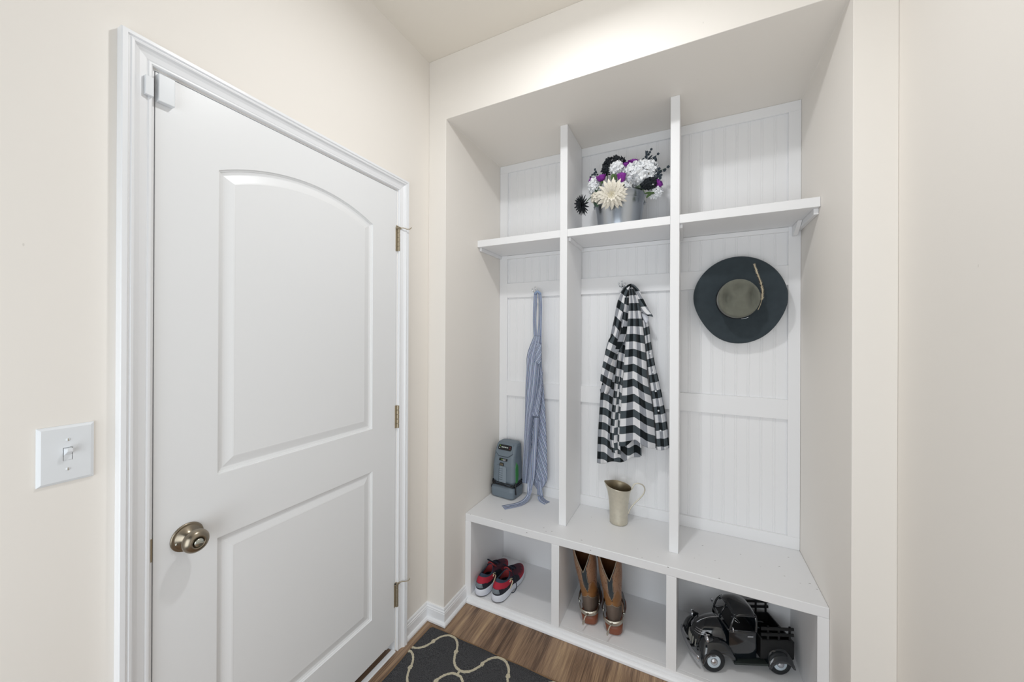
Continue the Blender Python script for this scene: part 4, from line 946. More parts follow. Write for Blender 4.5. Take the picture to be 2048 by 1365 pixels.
leafy('dark_leaf', 'dark oblong leaves beside the top right berry spray', [(W(1292, 326, 0.390), (-0.15, -.1, 1), 0.062, 0.011), (W(1291, 329, 0.385), (0.75, -.2, 0.62), 0.050, 0.009)], 'navyp')
leafy('green_leaf', 'green leaves between the two purple roses', [(W(1226, 362, 0.340), (0.1, -.4, 0.8), 0.034, 0.013), (W(1231, 360, 0.345), (-.2, -.5, 0.8), 0.028, 0.012)])
leafy('green_leaf', 'green leaves at the left above the bucket rim', [(W(1197, 400, 0.350), (-.2, -.5, 0.6), 0.055, 0.012), (W(1190, 412, 0.345), (0.2, -.4, 0.9), 0.040, 0.010), (W(1190, 394, 0.350), (-.5, -.6, -.5), 0.030, 0.009), (W(1194, 405, 0.345), (0.1, -.3, -1), 0.034, 0.010)], 'dleaf')
leafy('green_leaf', 'rounded green leaf at the right of the bucket rim', [(W(1290, 388, 0.340), (0.8, -.3, -.35), 0.052, 0.017), (W(1293, 396, 0.350), (0.9, -.4, .25), 0.045, 0.015)])
def leather_wave(name, ca, cb_, scale=60):
    t = NT(name); b = t.b; b.inputs['Roughness'].default_value = 0.45
    tc = t.n('ShaderNodeTexCoord'); mp = t.n('ShaderNodeMapping'); mp.inputs['Scale'].default_value = (1, .6, .35); t.l(tc.outputs['Object'], mp.inputs[0])
    nz = t.n('ShaderNodeTexNoise'); nz.inputs['Scale'].default_value = 28; nz.inputs['Distortion'].default_value = 1.4; t.l(mp.outputs[0], nz.inputs['Vector'])
    bands = t.math('ABSOLUTE', t.math('SUBTRACT', t.math('FRACT', t.math('MULTIPLY', nz.outputs['Fac'], 9)), .5))
    mr = t.n('ShaderNodeMapRange'); mr.inputs[1].default_value = 0.02; mr.inputs[2].default_value = 0.10; t.l(bands, mr.inputs[0])
    n2 = t.n('ShaderNodeTexNoise'); n2.inputs['Scale'].default_value = 35; t.l(tc.outputs['Object'], n2.inputs['Vector'])
    base = t.mix(n2.outputs['Fac'], tuple(c * .8 for c in ca[:3]) + (1,), tuple(min(1, c * 1.15) for c in ca[:3]) + (1,))
    t.l(t.mix(mr.outputs[0], cb_, base), b.inputs['Base Color']); return t.m
MAT.update(
    tan=leather_wave('stitched_tan_leather', C(158, 122, 96), C(116, 72, 48)), saddle=mat('saddle_brown_leather', C(142, 98, 56), 0.42, noise=0.35, nscale=28), bootdark=mat('black_boot_leather', C(52, 50, 50), 0.5, noise=0.2, nscale=40), trimdark=mat('dark_slate_leather', C(54, 62, 68), 0.5),
    counter=mat('worn_grey_brown_leather', C(104, 90, 80), 0.6, noise=0.3, nscale=30), piping=mat('pale_piping', C(160, 148, 130), 0.5), heelb=mat('stacked_heel', C(136, 78, 54), 0.45, noise=0.2, nscale=50), inner=mat('brown_lining', C(112, 70, 36), 0.6, noise=0.2, nscale=20), strapb=mat('dark_strap_leather', C(60, 40, 32), 0.5), silver=mat('engraved_silver', C(196, 190, 178), 0.28, 1.0, bump=0.5, bscale=240),
    midsole=mat('white_foam', C(226, 230, 240), 0.6, noise=0.05, nscale=30), outsole=mat('black_rubber', C(32, 30, 32), 0.8), redk=mat('crimson_knit', C(176, 36, 58), 0.8, noise=0.15, nscale=200, bump=0.4, bscale=500), redd=mat('dark_maroon_mesh', C(78, 34, 52), 0.85, noise=0.45, nscale=260, bump=0.5, bscale=500), maroon=mat('maroon_knit', C(130, 34, 54), 0.85, noise=0.35, nscale=260), navy=mat('navy_knit', C(48, 62, 80), 0.85, bump=0.3, bscale=400), blackk=mat('black_knit', C(30, 32, 44), 0.85, noise=0.3, nscale=200), refl=mat('grey_heel_panel', C(118, 128, 136), 0.4, noise=0.2, nscale=220), shoelining=mat('red_lining', C(150, 52, 56), 0.85), cream2=mat('cream_print', C(226, 210, 180), 0.5), lace=mat('dark_lace', C(30, 36, 52), 0.85),
)
# ------------------------------------------------------------------ running shoes
NK = 72
def foot_xy(phi, L, Wf, pw=2.6, flare=1.0):
    y = 0.5 - 0.5 * math.cos(phi); pw = pw + 2.2 * (1 - sm(.2, .6, y)) if pw == 3.2 else pw; e = (1 - abs(2 * y - 1) ** pw) ** 0.5 if 0 < y < 1 else 0
    # width along the foot
    w_ = Wf(y) * max(e, 0.0)
    return (math.copysign(w_, math.sin(phi)) if abs(math.sin(phi)) > 1e-6 else 0.0) * flare, L * (0.5 + (y - 0.5) * (1 + (flare - 1) * .35))
PH = [2 * PI * k / NK for k in range(NK)]
def sneaker(name, label, loc, rz, mirror, dangling):
    s = thing(name, label, 'shoe', loc, rotz=rz, group=None)
    L = 0.308
    Wf = lambda y: 0.0415 + 0.0055 * sm(.35, .68, y) - 0.004 * G(y, .42, .12) - 0.004 * sm(.8, 1, y)
    ztop = lambda y: 0.040 - 0.014 * sm(.15, .7, y) + 0.010 * sm(.88, 1, y)
    zbot = lambda y: 0.012 * sm(.78, 1, y) ** 2 + 0.004 * (1 - sm(0, .12, y))
    def bend(x, y): return x + mirror * 0.012 * math.sin(y / L * PI) * sm(0, L, y) * 0.5
    mb = MB(); rings = []
    for f, fl in ((0, .80), (0.0, .94), (.10, 1.0), (.14, 1.01), (.5, 1.05), (.85, 1.02), (1.0, .97), (1.02, .90)):
        ring = []
        for p in PH:
            x, y = foot_xy(p, L, Wf, 3.2, flare=fl); yy = y / L; ring.append((bend(x, y), y, lerp(zbot(yy), ztop(yy), f)))
        rings.append(ring)
    mb.loft(rings, 0, True, mf=lambda i, j: 1 if i < 3 else 0); mb.build('sole', ['midsole', 'outsole'], s, smooth=True, local=True)
    def sp(p, t):
        x, y = foot_xy(p, L, Wf, 3.2, flare=.955); yy = y / L
        O = Vector((bend(x, y), y, ztop(yy) - .003)); c_ = math.cos(p)
        ey = 0.088 - 0.054 * c_; zE = 0.090 + 0.012 * max(0, c_) ** 2 - 0.010 * math.sin(p) ** 2 + 0.010 * max(0, -c_) ** 2
        E = Vector((bend(0, ey) + 0.029 * math.sin(p), ey, zE))
        toe = sm(.45, 1, yy); Cc = Vector((lerp(O.x, O.x * 1.03, 1), lerp(O.y, O.y + 0.006, toe) - 0.004 * max(0, c_), lerp(0.074, 0.052 + 0.026 * (1 - sm(.6, 1, yy)), toe)))
        Cc.x = lerp(Cc.x, O.x * .92, toe)
        return O * (1 - t) ** 2 + Cc * (2 * t * (1 - t)) + E * t * t
    NTT = 22
    def reg(i, j):
        t = i / NTT; p = PH[j]; _, y = foot_xy(p, L, Wf, 3.2); yy = y / L
        if t > .86 and yy < .62: return 0
        if yy < .40: return 1 if t > .30 + .15 * (1 - sm(0, .2, yy)) else 2
        if yy < .60: return 2 if t < .93 else 0
        return 3 if t > .42 + .1 * math.sin(j * 2.1) else (4 if t > .2 + .06 * math.sin(j * 3.7) else 1)
    mb = MB(); mb.grid([[sp(p, i / NTT) for p in PH] for i in range(NTT + 1)], cv=True, mf=reg)
    mb.build('upper', ['navy', 'redk', 'blackk', 'redd', 'maroon'], s, smooth=True, local=True)
    # padded collar and lining
    mb = MB(); E = [sp(p, 1.0) for p in PH]; cen = Vector((bend(0, .088), .088, 0)); rings = []
    for k in range(9):
        a = PI * k / 8; rings.append([e + (Vector((e.x - cen.x, e.y - cen.y, 0)).normalized()) * (0.0035 * math.cos(a) - .0035) + Vector((0, 0, 0.0045 * math.sin(a))) for e in E])
    for f, z in ((.88, .078), (.86, .058), (.84, .046)): rings.append([Vector((cen.x + (e.x - cen.x) * f, cen.y + (e.y - cen.y) * f, z)) for e in E])
    mb.loft(rings, 0, False, mf=lambda i, j: 0 if i < 8 else (1 if i < 10 and math.cos(PH[j]) < -.1 else 2)); mb.build('collar', ['navy', 'shoelining', 'blackk'], s, smooth=True, local=True)
    mb = MB(); mb.ngon([Vector((cen.x + (e.x - cen.x) * .85, cen.y + (e.y - cen.y) * .85, .0465)) for e in E]); mb.build('insole', 'blackk', s, local=True)
    # tongue
    mb = MB(); P = []
    for i in range(8):
        t = i / 7; y = 0.152 - 0.030 * t; z = 0.094 + 0.026 * t; P.append([(cen.x + (q / 6 - .5) * 0.046 * (1 - .2 * t), y + .006 * abs(q / 6 - .5), z - 0.014 * abs(q / 6 * 2 - 1) ** 2) for q in range(7)])
    mb.grid(P); mb.build('tongue', 'shoelining', s, smooth=True, solid=0.005, local=True)
    # grey heel panel
    mb = MB(); P = []
    for i in range(7):
        t = lerp(.16, .46, i / 6); row = []
        for q in range(15):
            p = lerp(-.40, .40, q / 14) * (1 - .25 * (i / 6)); v = sp(p % (2 * PI), t); n = Vector((math.sin(p), -math.cos(p), .2)).normalized(); row.append(v + n * 0.0028 * math.sin(PI * min(1, max(0, (q + .6) / 15.2))) ** .3)
        P.append(row)
    mb.grid(P); mb.build('heel_panel', 'refl', s, smooth=True, solid=0.0015, local=True)
    # laces
    mb = MB()
    def top(y, xo):
        # point on the vamp ridge
        best = None
        for p in PH:
            for i in range(0, NTT + 1, 1):
                v = sp(p, i / NTT)
                d_ = (v.x - cen.x - xo) ** 2 + (v.y - y) ** 2
                if best is None or d_ < best[0]: best = (d_, v)
        return best[1] + Vector((0, 0, 0.0035))
    ys = (0.150, 0.163, 0.176, 0.189)
    for q, y in enumerate(ys):
        a, b_ = top(y, -0.017 - .002 * q), top(y + .006, 0.017 + .002 * q); m_ = top(y + .003, 0); mb.tube(poly_at([a, m_ + Vector((0, 0, .0015)), b_], 8), 0.0024, 6)
        if q: a2 = top(ys[q - 1] + .006, 0.017); mb.tube(poly_at([a, top(y - .004, 0) + Vector((0, 0, .003)), a2], 8), 0.0022, 6)
    k0 = top(0.146, 0) + Vector((0, 0, .004)); mb.ball(k0, 0.0065)
    for sx in (-1, 1):
        mb.tube(poly_at([k0, k0 + Vector((sx * .016, -.004, .012)), k0 + Vector((sx * .034, .004, .004)), k0 + Vector((sx * .030, .016, -.008)), k0 + Vector((sx * .010, .006, .002))], 20), 0.0023, 6)
    mb.tube(poly_at([k0, k0 + Vector((-.014, .010, -.002)), k0 + Vector((-.034, .012, -.024)), k0 + Vector((-.040, .004, -.045))], 14), 0.0022, 6)
    if dangling: mb.tube(poly_at([k0, k0 + Vector((.020, .004, -.008)), k0 + Vector((.046, -.004, -.045)), k0 + Vector((.058, -.010, -.085)), k0 + Vector((.050, -.028, -.1035)), k0 + Vector((.040, -.034, -.1045))], 26), 0.0022, 6)
    mb.build('shoelace', 'lace', s, smooth=True, local=True)
    # side mark: slanting stroke with a hooked top and a small triangle
    def on(yy_, t, off=.0016):
        best = min(PH[1:NK // 2], key=lambda p: abs(foot_xy(p, L, Wf, 3.2)[1] / L - yy_)); p = best; v = sp(p, t); n = (sp(p, min(1, t + .02)) - v).cross(sp(p + .05, t) - v); n = -n if n.x < 0 else n; return v + n.normalized() * off
    mb = MB()
    for path in (((.29, .04), (.36, .22), (.40, .38), (.42, .56), (.40, .66), (.36, .60), (.34, .52)), ((.44, .64), (.50, .74), (.47, .84), (.43, .70))):
        mb.tube(poly_at([on(a, b_) for a, b_ in path], 22), 0.002, 6, rf=lambda t: (0.0046 if len(path) > 5 else .002, 0.0010))
    mb.build('side_mark', 'cream2', s, smooth=True, local=True)
    return s
FZ = 0.0394
sneaker('running_shoe', 'crimson and navy running shoe at the left, against the cubby side', (0.1885, 0.1875, FZ), R(-2.5), -1, False)
sneaker('running_shoe', 'crimson and navy running shoe with a loose lace, right of its pair', (0.289, 0.1875, FZ), R(-2.5), 1, True)

# ------------------------------------------------------------------ western boots with spurs
def boot(label, loc, rz, side, lean):
    s = thing('cowboy_boot', label, 'boot', loc, rot=(0, R(-4.2), rz))
    L = 0.295
    Wf = lambda y: 0.042 + 0.008 * sm(.35, .68, y) - 0.006 * G(y, .40, .12) - 0.010 * sm(.8, 1, y)
    z0 = lambda y: 0.040 * (1 - sm(.22, .58, y)) + 0.006 * sm(.85, 1, y)
    def xy(p, fl=1.0): return foot_xy(p, L, Wf, 2.5, fl)
    mb = MB(); rings = []
    for f, fl in ((0, .90), (0, 1.02), (.007, 1.04), (.007, .93)):
        rings.append([(xy(p, fl)[0], xy(p, fl)[1], z0(xy(p)[1] / L) + f) for p in PH])
    mb.loft(rings, 0, True); mb.build('sole', 'heelb', s, smooth=False, local=True)
    mb = MB(); rings = []
    for z, fl in ((0.0005, .88), (0.002, .92), (.020, .96), (.0405, 1.03)):
        ring = []
        for p in [q / 24 * 2 * PI for q in range(24)]:
            c_, sn = math.cos(p), math.sin(p); y = 0.036 - 0.037 * c_ * fl if c_ > 0 else 0.036 - .028 * c_
            ring.append((math.copysign(abs(sn) ** .7, sn) * 0.0405 * fl, y, z))
        rings.append(ring)
    mb.loft(rings, 0, True); mb.build('heel', 'heelb', s, smooth=True, local=True)
    def fp_(p, t):
        x, y = xy(p, .96); yy = y / L; O = Vector((x, y, z0(yy) + .006)); c_ = math.cos(p)
        E = Vector((0.042 * math.sin(p), 0.064 - 0.054 * c_, 0.138 + .006 * c_))
        toe = sm(.35, 1, yy); Cc = Vector((O.x * (1.02 - .12 * toe), lerp(O.y - .005 * max(0, c_), O.y + .002, toe), lerp(0.095, 0.052 + .030 * (1 - sm(.55, 1, yy)), toe)))
        return O * (1 - t) ** 2 + Cc * (2 * t * (1 - t)) + E * t * t
    def sh(p, t):
        c_, sn = math.cos(p), math.sin(p); rx = lerp(.042, .0545, sm(0, .6, t)); ry = lerp(.054, .070, sm(0, .7, t)); cy = lerp(.064, .056, t)
        dback = 0.118 * max(0, 1 - abs(((p + PI) % (2 * PI)) - PI) / 1.0); dfront = 0.09 * max(0, 1 - abs(p - PI) / 1.0)
        zt = 0.372 - dback - dfront
        return Vector((rx * sn - lean * t, cy - ry * c_, lerp(0.138 + .006 * c_, zt, t)))
    NF, NS = 16, 30
    def absang(j): p = PH[j]; return abs(((p + PI) % (2 * PI)) - PI)
    def regf(i, j):
        t = i / NF; a = absang(j)
        if a < 1.25 and t < .66 + .22 * max(0, 1 - a / .8) - .25 * sm(.8, 1.25, a): return 0        # heel counter
        if a < 1.9: return 1 if a < 1.5 else 2
        return 2
    mb = MB(); mb.grid([[fp_(p, i / NF) for p in PH] for i in range(NF + 1)], cv=True, mf=regf)
    mb.build('foot', ['counter', 'saddle', 'bootdark'], s, smooth=True, local=True)
    ztop_ = lambda p: sh(p, 1).z
    def regs(i, j):
        t = i / NS; a = absang(j); p = PH[j]; z = sh(p, t).z; edge = ztop_(p) - z
        if t > .94 or edge < .012: return 1
        tip = .165
        wdt = .20 if z > tip + .035 else .20 + .12 * (1 if (.0 < (z - tip) < .012 or .022 < (z - tip) < .030) else 0)
        if z < tip + .018: wdt = .26 * max(0, (z - tip + .018) / .036)
        if a < wdt and z > tip - .018: return 1
        if PI - a < .2 and z > .2: return 1
        if 1.25 < a < 1.55 and ztop_(p) - z < .05 and ztop_(p) - z > .02: return 3
        if z < .172 - .02 * math.cos(a * 5): return 2
        return 0
    mb = MB(); mb.grid([[sh(p, i / NS) for p in PH] for i in range(NS + 1)], cv=True, mf=regs)
    mb.build('shaft', ['tan', 'trimdark', 'saddle', 'bootdark'], s, smooth=True, local=True)
    mb = MB(); rings = []
    for i in range(NS, -1, -3):
        rings.append([Vector((v.x - .063 * .06 * math.sin(0), .058 + (v.y - .058) * .94, v.z - (0.0 if i == NS else 0))) for v in (sh(p, i / NS) - Vector((.003 * math.sin(p), 0, 0)) for p in PH)])
    mb.grid([[sh(p, 1) for p in PH]] + rings, cv=True, mf=lambda i, j: 1 if i == 0 else 0); mb.build('lining', ['inner', 'piping'], s, smooth=True, local=True)
    mb = MB()
    for off in (0,): mb.tube([sh(p, 1) + Vector((0, 0, .0005)) for p in PH + [PH[0]]], 0.0016, 6)
    for sg in (-1, 1):
        mb.tube([sh((sg * a) % (2 * PI), max(0, min(.995, (z - .138) / (ztop_((sg * a) % (2 * PI)) - .138)))) * 1.0 + Vector((math.sin(sg * a), -math.cos(sg * a), 0)) * .0008 for a, z in ((.0, .146), (.13, .160), (.27, .172), (.20, .180), (.31, .192), (.21, .202), (.21, .215), (.21, .230), (.21, .238), (.34, .262), (.52, .286), (.75, .312))], 0.0009, 5)
    mb.tube([fp_(PH[j], min(.99, t)) + Vector((math.sin(PH[j]), -math.cos(PH[j]), 0)) * .001 for j, t in [(jj % NK, .66 + .22 * max(0, 1 - absang(jj % NK) / .8) - .25 * sm(.8, 1.25, absang(jj % NK)) + .03) for jj in range(-14, 15)]], 0.0011, 5)
    mb.build('piping', 'piping', s, smooth=True, local=True)
    mb = MB()
    for sg in (-1, 1):
        p = (sg * 1.45) % (2 * PI); a_ = sh(p, .99); b_ = sh(p, .80); o_ = Vector((sg * .0012, 0, 0)); mb.tube(poly_at([b_ + o_, a_ + o_ * 1.5 + Vector((0, 0, .006)), a_ * 1.0 - o_ * 1.6 + Vector((0, 0, .004)), b_ - o_ * 2 + Vector((0, 0, .02))], 14), 0.002, 8, rf=lambda t: (.010, .0014))
    mb.build('pull_strap', 'trimdark', s, smooth=True, local=True)
    # spur
    sp_ = sub('spur', s, s.location); sp_.location = (0, 0, 0); sp_['label'] = 'engraved silver spur with a rowel'
    def spur_build(nm, mb, m, smooth=True, **k): o = mb.build(nm, m, None, smooth=smooth, local=True, **k); o.parent = sp_; return o
    mb = MB(); P = []
    for q in range(41):
        p = lerp(-1.35, 1.35, q / 40); c_, sn = math.cos(p), math.sin(p); x = 0.0465 * math.copysign(abs(sn) ** .75, sn); y = 0.040 - 0.047 * c_ + (.03 * max(0, abs(p) - 1.0)); hw = 0.0105 - .003 * abs(p) / 1.35
        zc_ = 0.058 + 0.006 * abs(sn); P.append([(x, y, zc_ - hw), (x * 1.03, y - .001 * c_, zc_), (x, y, zc_ + hw)])
    mb.grid(P); spur_build('heel_band', mb, 'silver', solid=0.003)
    mb = MB(); mb.tube(poly_at([(0, -0.005, .058), (-.006, -0.018, .062), (-.014, -.030, .058), (-.020, -.040, .046)], 16), 0.003, 8, rf=lambda t: 0.0042 * (1 - .35 * t)); spur_build('shank', mb, 'silver')
    mb = MB(); c0 = Vector((-.021, -.043, .042)); ax_ = Vector((.85, -.45, 0)).normalized(); u_ = Vector((-ax_.y, ax_.x, 0)); pts_ = []
    for k in range(20):
        r_ = .0125 if k % 2 == 0 else .0070; a = 2 * PI * k / 20; pts_.append(c0 + u_ * (r_ * math.cos(a)) + Vector((0, 0, 1)) * (r_ * math.sin(a)))
    mb.loft([[v - ax_ * .0012 for v in pts_], [v + ax_ * .0012 for v in pts_]]); spur_build('rowel', mb, 'silver', smooth=False)
    for sg in (-1, 1):
        mb = MB(); mb.ball((sg * .047, .052, .072), .0055, 12, 8); spur_build('spur_button', mb, 'brightm')
        mb = MB(); mb.tube(poly_at([(sg * .0465, .050, .066), (sg * .0475, .060, .085), (sg * .046, .075, .100), (sg * .040, .095, .112)], 12), .003, 6, rf=lambda t: (.0020, .0012)); spur_build('spur_chain', mb, 'brightm')
    mb = MB(); P = []
    for q in range(31):
        t = q / 30; a = lerp(-1, 1, t); x = .052 * math.sin(a * 1.45); z = .072 + .054 * math.cos(a * 1.5) ** 1; y = .052 + .070 * math.cos(a * 1.5)
        hw = .011 + .010 * math.cos(a * 1.5); P.append([(x, y - hw * .5, z + hw * .8), (x * 1.04, y, z + .001), (x, y + hw * .5, z - hw * .8)])
    mb.grid(P); spur_build('spur_strap', mb, 'strapb', solid=0.003)
    return s
boot('brown cowboy boot at the left, its spur rowel pointing at the divider', (0.7665, 0.262, FZ + .0042), R(9), -1, .012)
boot('brown cowboy boot at the right, closer to the cubby front', (0.8825, 0.252, FZ + .0042), R(7), 1, .002)
# ------------------------------------------------------------------ toy pickup truck
MAT.update(
    paint=mat('gloss_black_paint', C(18, 24, 30), 0.12, coat=1.0, spec=0.6), matteb=mat('matte_black', C(14, 15, 17), 0.55), rubber=mat('tyre_rubber', C(22, 26, 30), 0.55, bump=0.3, bscale=120), hub=mat('pale_wheel_disc', C(206, 218, 226), 0.3),
    tchrome=mat('toy_chrome', C(206, 208, 214), 0.22, 1.0), grille=mat('grille_bars', C(214, 212, 202), 0.3, 0.6), seatg=mat('grey_running_board', C(40, 48, 46), 0.6),
)
TR = math.atan2(-.405, -.915)
truck = thing('toy_truck', 'glossy black vintage-style toy pickup truck in the right cubby', 'toy truck', (1.372, 0.390, FZ), rotz=TR)
NOSE = ('hood', 'hood_seam', 'nose_trim', 'grille_shell', 'grille_bar', 'front_bumper', 'chassis', 'front_fender', 'headlight', 'headlight_lens', 'fender_lamp')
def tb(nm, mb, m, **k):
    if nm in NOSE:
        for v in mb.v:
            if v.x > .10: v.x = .10 + (v.x - .10) * .845
    return mb.build(nm, m, truck, local=True, **k)
WR = 0.0465
def sec(x, pts): return [(x, y, z) for y, z in pts]
def arch(hw, zb, zt, n=14, pw=2.6, flat=0.0):
    """closed section: flat bottom, superellipse top"""
    pts = [(-hw, zb)]
    for k in range(n + 1):
        a = PI - PI * k / n; c_, s_ = math.cos(a), math.sin(a)
        pts.append((hw * math.copysign(abs(c_) ** (2 / pw), c_), zb + (zt - zb) * (.35 + .65 * abs(s_) ** (2 / pw))))
    pts.append((hw, zb)); return pts
# hood and nose
mb = MB()
H_ = [(0.052, .066, .060, .1640), (0.085, .062, .060, .1620), (0.120, .055, .060, .1560), (0.150, .047, .060, .1465), (0.172, .039, .060, .1350), (0.186, .031, .058, .1200), (0.194, .022, .058, .1000), (0.197, .012, .060, .0820)]
mb.loft([sec(x, arch(hw, zb, zt, pw=2.4)) for x, hw, zb, zt in H_], 0, True); tb('hood', mb, 'paint', smooth=True)
mb = MB(); mb.tube(poly_at([(0.055, 0, .1650), (0.11, 0, .1595), (.150, 0, .1480), (.174, 0, .135)], 14), .0016, 6); tb('hood_seam', mb, 'tchrome', smooth=True)
# chrome trim lines on nose sides (three on each) and hood side strips
for sg in (-1, 1):
    mb = MB()
    for q in range(3):
        z = .1120 + .0075 * q; mb.tube(poly_at([(.192 - q * .004, sg * .014, z - .001), (.184 - q * .005, sg * (.029 - .0015 * q), z), (.170 - q * .004, sg * (.0395 - .002 * q), z + .002), (.148, sg * (.0475 - .002 * q), z + .004)], 12), .0015, 6)
    tb('nose_trim', mb, 'tchrome', smooth=True)
# grille: slanted pale bars across a black nose
mb = MB(); GR = []
for i in range(9):
    t = i / 8; y = lerp(-.052, .052, t); GR.append([(.205 - .030 * (2 * abs(t - .5)) ** 2.2, y, .052), (.200 - .030 * (2 * abs(t - .5)) ** 2.2, y, .096 - .008 * (2 * abs(t - .5)))])
top_ = [[(p[1][0] - .03, p[1][1], p[1][2] + .004)] for p in GR]
mb.grid([[g[0], g[1], tt[0]] for g, tt in zip(GR, top_)]); mb.grid([[(g[0][0] - .03, g[0][1], g[0][2]), g[0]] for g in GR]); tb('grille_shell', mb, 'paint', smooth=True, solid=.002)
for i in range(8):
    t = (i + .5) / 8; y = lerp(-.047, .047, t); e = .030 * (2 * abs(t - .5)) ** 2.2; mb = MB()
    s2 = .0040
    mb.loft([[(.2068 - e, y - s2, .058), (.2068 - e, y + s2, .058), (.2088 - e, y + s2, .058), (.2088 - e, y - s2, .058)], [(.2018 - e, y - s2, .090 - .006 * abs(t - .5) * 2), (.2018 - e, y + s2, .090 - .006 * abs(t - .5) * 2), (.2042 - e, y + s2, .090 - .006 * abs(t - .5) * 2), (.2042 - e, y - s2, .090 - .006 * abs(t - .5) * 2)]], 0)
    tb('grille_bar', mb, 'grille', bevel=.0005)
# bumper
mb = MB(); P = []
for i in range(21):
    t = i / 20; y = lerp(-.084, .084, t); x = .224 - .014 * (2 * abs(t - .5)) ** 3; P.append([(x - .003, y, .034), (x, y, .036), (x + .003, y, .047), (x, y, .058), (x - .003, y, .060)])
mb.loft([[*r_, (r_[0][0] - .002, r_[0][1], .047)] for r_ in P], 0, True); tb('front_bumper', mb, 'tchrome', smooth=True)
mb = MB(); mb.box(.165, .215, -.02, -.012, .044, .050); mb.box(.165, .215, .012, .02, .044, .050); mb.box(-.185, .18, -.022, .022, .030, .048); tb('chassis', mb, 'matteb')
# cab: body lower, pillars, roof
mb = MB(); mb.loft([sec(x, [(-hw, .045), (-hw - .002, .09), (-hw, .152), (-hw + .006, .158), (hw - .006, .158), (hw, .152), (hw + .002, .09), (hw, .045)]) for x, hw in ((-.052, .070), (-.02, .0735), (.03, .0735), (.060, .068))], 0, False)
mb.ngon(sec(-.052, [(-.070, .045), (-.072, .09), (-.070, .152), (-.064, .158), (.064, .158), (.070, .152), (.072, .09), (.070, .045)]))
tb('cab_body', mb, 'paint', smooth=True, bevel=.002)
mb = MB(); mb.box(-.045, .050, -.062, .062, .146, .1585); tb('cab_interior', mb, 'matteb')
ZR = .236
mb = MB(); rf2 = []
for x, hw, z in ((-.058, .052, ZR - .020), (-.054, .060, ZR - .008), (-.040, .064, ZR - .001), (-.010, .065, ZR + .003), (.018, .064, ZR), (.030, .061, ZR - .008), (.034, .056, ZR - .016)):
    rf2.append([(x, y * hw, z - .022 * abs(y) ** 3.2) for y in [k / 10 - 1 for k in range(21)]])
mb.grid(rf2); tb('cab_roof', mb, 'paint', smooth=True, solid=.005)
mb = MB()
for sg in (-1, 1):
    mb.tube(poly_at([(.056, sg * .066, .156), (.044, sg * .064, .192), (.029, sg * .058, ZR - .022)], 8), .0042, 8)
    mb.tube(poly_at([(-.050, sg * .068, .156), (-.054, sg * .064, .19), (-.054, sg * .056, ZR - .024)], 8), .006, 8)
    mb.tube([(-.05, sg * .069, .158), (.056, sg * .068, .158)], .0032, 8)
    mb.tube(poly_at([(-.052, sg * .060, ZR - .024), (-.01, sg * .063, ZR - .018), (.028, sg * .058, ZR - .022)], 8), .0040, 8)
mb.tube(poly_at([(.060, -.066, .158), (.066, 0, .160), (.060, .066, .158)], 10), .0036, 8)
mb.tube(poly_at([(.029, -.058, ZR - .022), (.035, 0, ZR - .014), (.029, .058, ZR - .022)], 10), .0040, 8)
mb.tube([(.066, 0, .160), (.035, 0, ZR - .014)], .0030, 8)
tb('window_frames', mb, 'paint', smooth=True)
mb = MB(); mb.loft([[(-.056, -.064, .15), (-.056, .064, .15), (-.060, .064, .15), (-.060, -.064, .15)], [(-.055, -.057, ZR - .020), (-.055, .057, ZR - .020), (-.059, .057, ZR - .020), (-.059, -.057, ZR - .020)]], 0); tb('cab_rear_panel', mb, 'paint')
mb = MB(); mb.tube([(.020, .030, .162 + .018 * math.sin(0))] + [(.012 + .014 * math.cos(a), .032 + .016 * math.sin(a), .176 + .008 * math.cos(a)) for a in [2 * PI * k / 20 for k in range(21)]], .0012, 6, caps=False); tb('steering_wheel', mb, 'chrome', smooth=True)
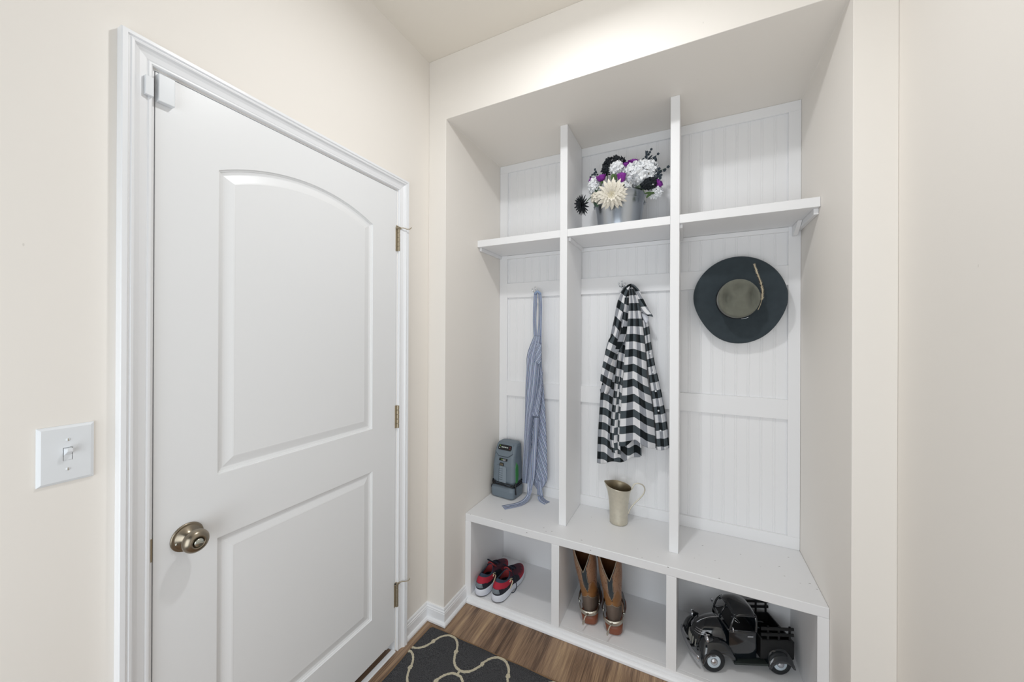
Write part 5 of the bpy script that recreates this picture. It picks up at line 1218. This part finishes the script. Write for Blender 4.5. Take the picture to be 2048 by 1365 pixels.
for sg in (-1, 1):
    mb = MB(); mb.tube([(.050, sg * .070, .160), (.054, sg * .083, .170)], .0012, 6); mb.ball((.054, sg * .086, .176), .010, 12, 8, sc3=(.35, .7, 1)); tb('side_mirror', mb, 'tchrome', smooth=True)
    mb = MB(); mb.box(-.035, -.012, sg * .0745 - .001, sg * .0745 + .001, .138, .142); tb('door_handle', mb, 'tchrome')
    # front fender: bulging arc over the wheel, sweeping back
    for nm, cx_, x0, x1, zt in (('front_fender', .1335, .196, .030, .118), ('rear_fender', -.1335, -.085, -.190, .106)):
        mb = MB(); rows = []
        for i in range(21):
            t = i / 20; x = lerp(x0, x1, t)
            if nm == 'front_fender': h = .036 + (zt - .036) * max(0, math.sin(PI * min(1, (1 - abs((t - .36) / (.40 if t < .36 else .66)) ** 2.2) * .5))) ** .8; wy = .098 - .014 * t
            else: h = .046 + (zt - .046) * max(0, 1 - abs(2 * t - 1) ** 2.6) ** .55; wy = .100
            inn = .050; rows.append([(x, sg * (inn + (wy - inn) * (1 - math.cos(PI / 2 * q / 7) if False else math.sin(PI / 2 * q / 7))), h * 1.0 - (h - max(.030, h - .050)) * (1 - math.cos(PI / 2 * q / 7))) for q in range(8)])
        mb.grid(rows); tb(nm, mb, 'paint', smooth=True, solid=.003)
    mb = MB(); c0 = Vector((.158, sg * .070, .122)); mb.lathe([(0.0, -.034), (.005, -.030), (.010, -.018), (.0135, -.004), (.0140, .004), (.0120, .009), (.0, .011)], c0, 20, ax=(1, sg * .05, .02)); tb('headlight', mb, ['paint'], smooth=True)
    mb = MB(); mb.lathe([(.0142, .002), (.0146, .005), (.0125, .0095), (.009, .0112), (0, .0122)], c0, 20, ax=(1, sg * .05, .02)); tb('headlight_lens', mb, 'tchrome', smooth=True)
    mb = MB(); mb.ball(c0 + Vector((-.002, 0, .016)), .004, 10, 6, sc3=(2.6, .6, .6)); tb('fender_lamp', mb, 'tchrome', smooth=True)
    mb = MB(); mb.loft([[(x, sg * .062, .036), (x, sg * .093, .036), (x, sg * .093, .044), (x, sg * .062, .044)] for x in (.050, -.100)], 0); tb('running_board', mb, 'seatg', bevel=.001)
    for cx_, nm in ((.1335, 'front'), (-.1335, 'rear')):
        wh = sub('wheel', truck, (0, 0, 0)); wh.location = (cx_, sg * .082, WR + .0004)
        def wb(nm2, mb, m, **k): o = mb.build(nm2, m, None, local=True, **k); o.parent = wh; return o
        ax_ = (0, sg, 0)
        mb = MB(); mb.lathe([(.026, -.012), (.040, -.0125), (WR - .001, -.010), (WR, -.004), (WR, .004), (WR - .001, .009), (.041, .0125), (.030, .0130), (.0265, .010)], (0, 0, 0), 36, ax=ax_); wb('tyre', mb, 'rubber', smooth=True)
        mb = MB(); mb.lathe([(0, -.011), (.027, -.011), (.0275, .010), (.026, .0118), (.014, .0105), (0, .0105)], (0, 0, 0), 36, ax=ax_); wb('wheel_disc', mb, 'hub', smooth=True)
        mb = MB(); mb.lathe([(.0145, .0105), (.0140, .0135), (.0115, .0170), (.007, .0195), (0, .0205)], (0, 0, 0), 28, ax=ax_); wb('hubcap', mb, 'tchrome', smooth=True)
# bed with stake rails
mb = MB(); mb.box(-.192, -.062, -.076, .076, .056, .062); mb.box(-.192, -.062, -.080, -.074, .056, .132); mb.box(-.192, -.062, .074, .080, .056, .132); mb.box(-.068, -.062, -.08, .08, .056, .140); mb.box(-.198, -.192, -.080, .080, .056, .128)
tb('cargo_bed', mb, 'matteb', bevel=.001)
for sg in (-1, 1):
    mb = MB(); y0 = sg * .079
    for z in (.150, .174): mb.box(-.196, -.064, y0 - .002, y0 + .002, z, z + .011)
    for x in (-.186, -.142, -.098): mb.box(x, x + .008, y0 - .0035 * (1 if sg > 0 else -1) - .0015, y0 - .0035 * (1 if sg > 0 else -1) + .0015, .128, .188)
    tb('stake_rail', mb, 'matteb')
mb = MB(); mb.box(-.206, -.199, -.06, .06, .040, .050); tb('rear_bumper', mb, 'matteb', bevel=.001)
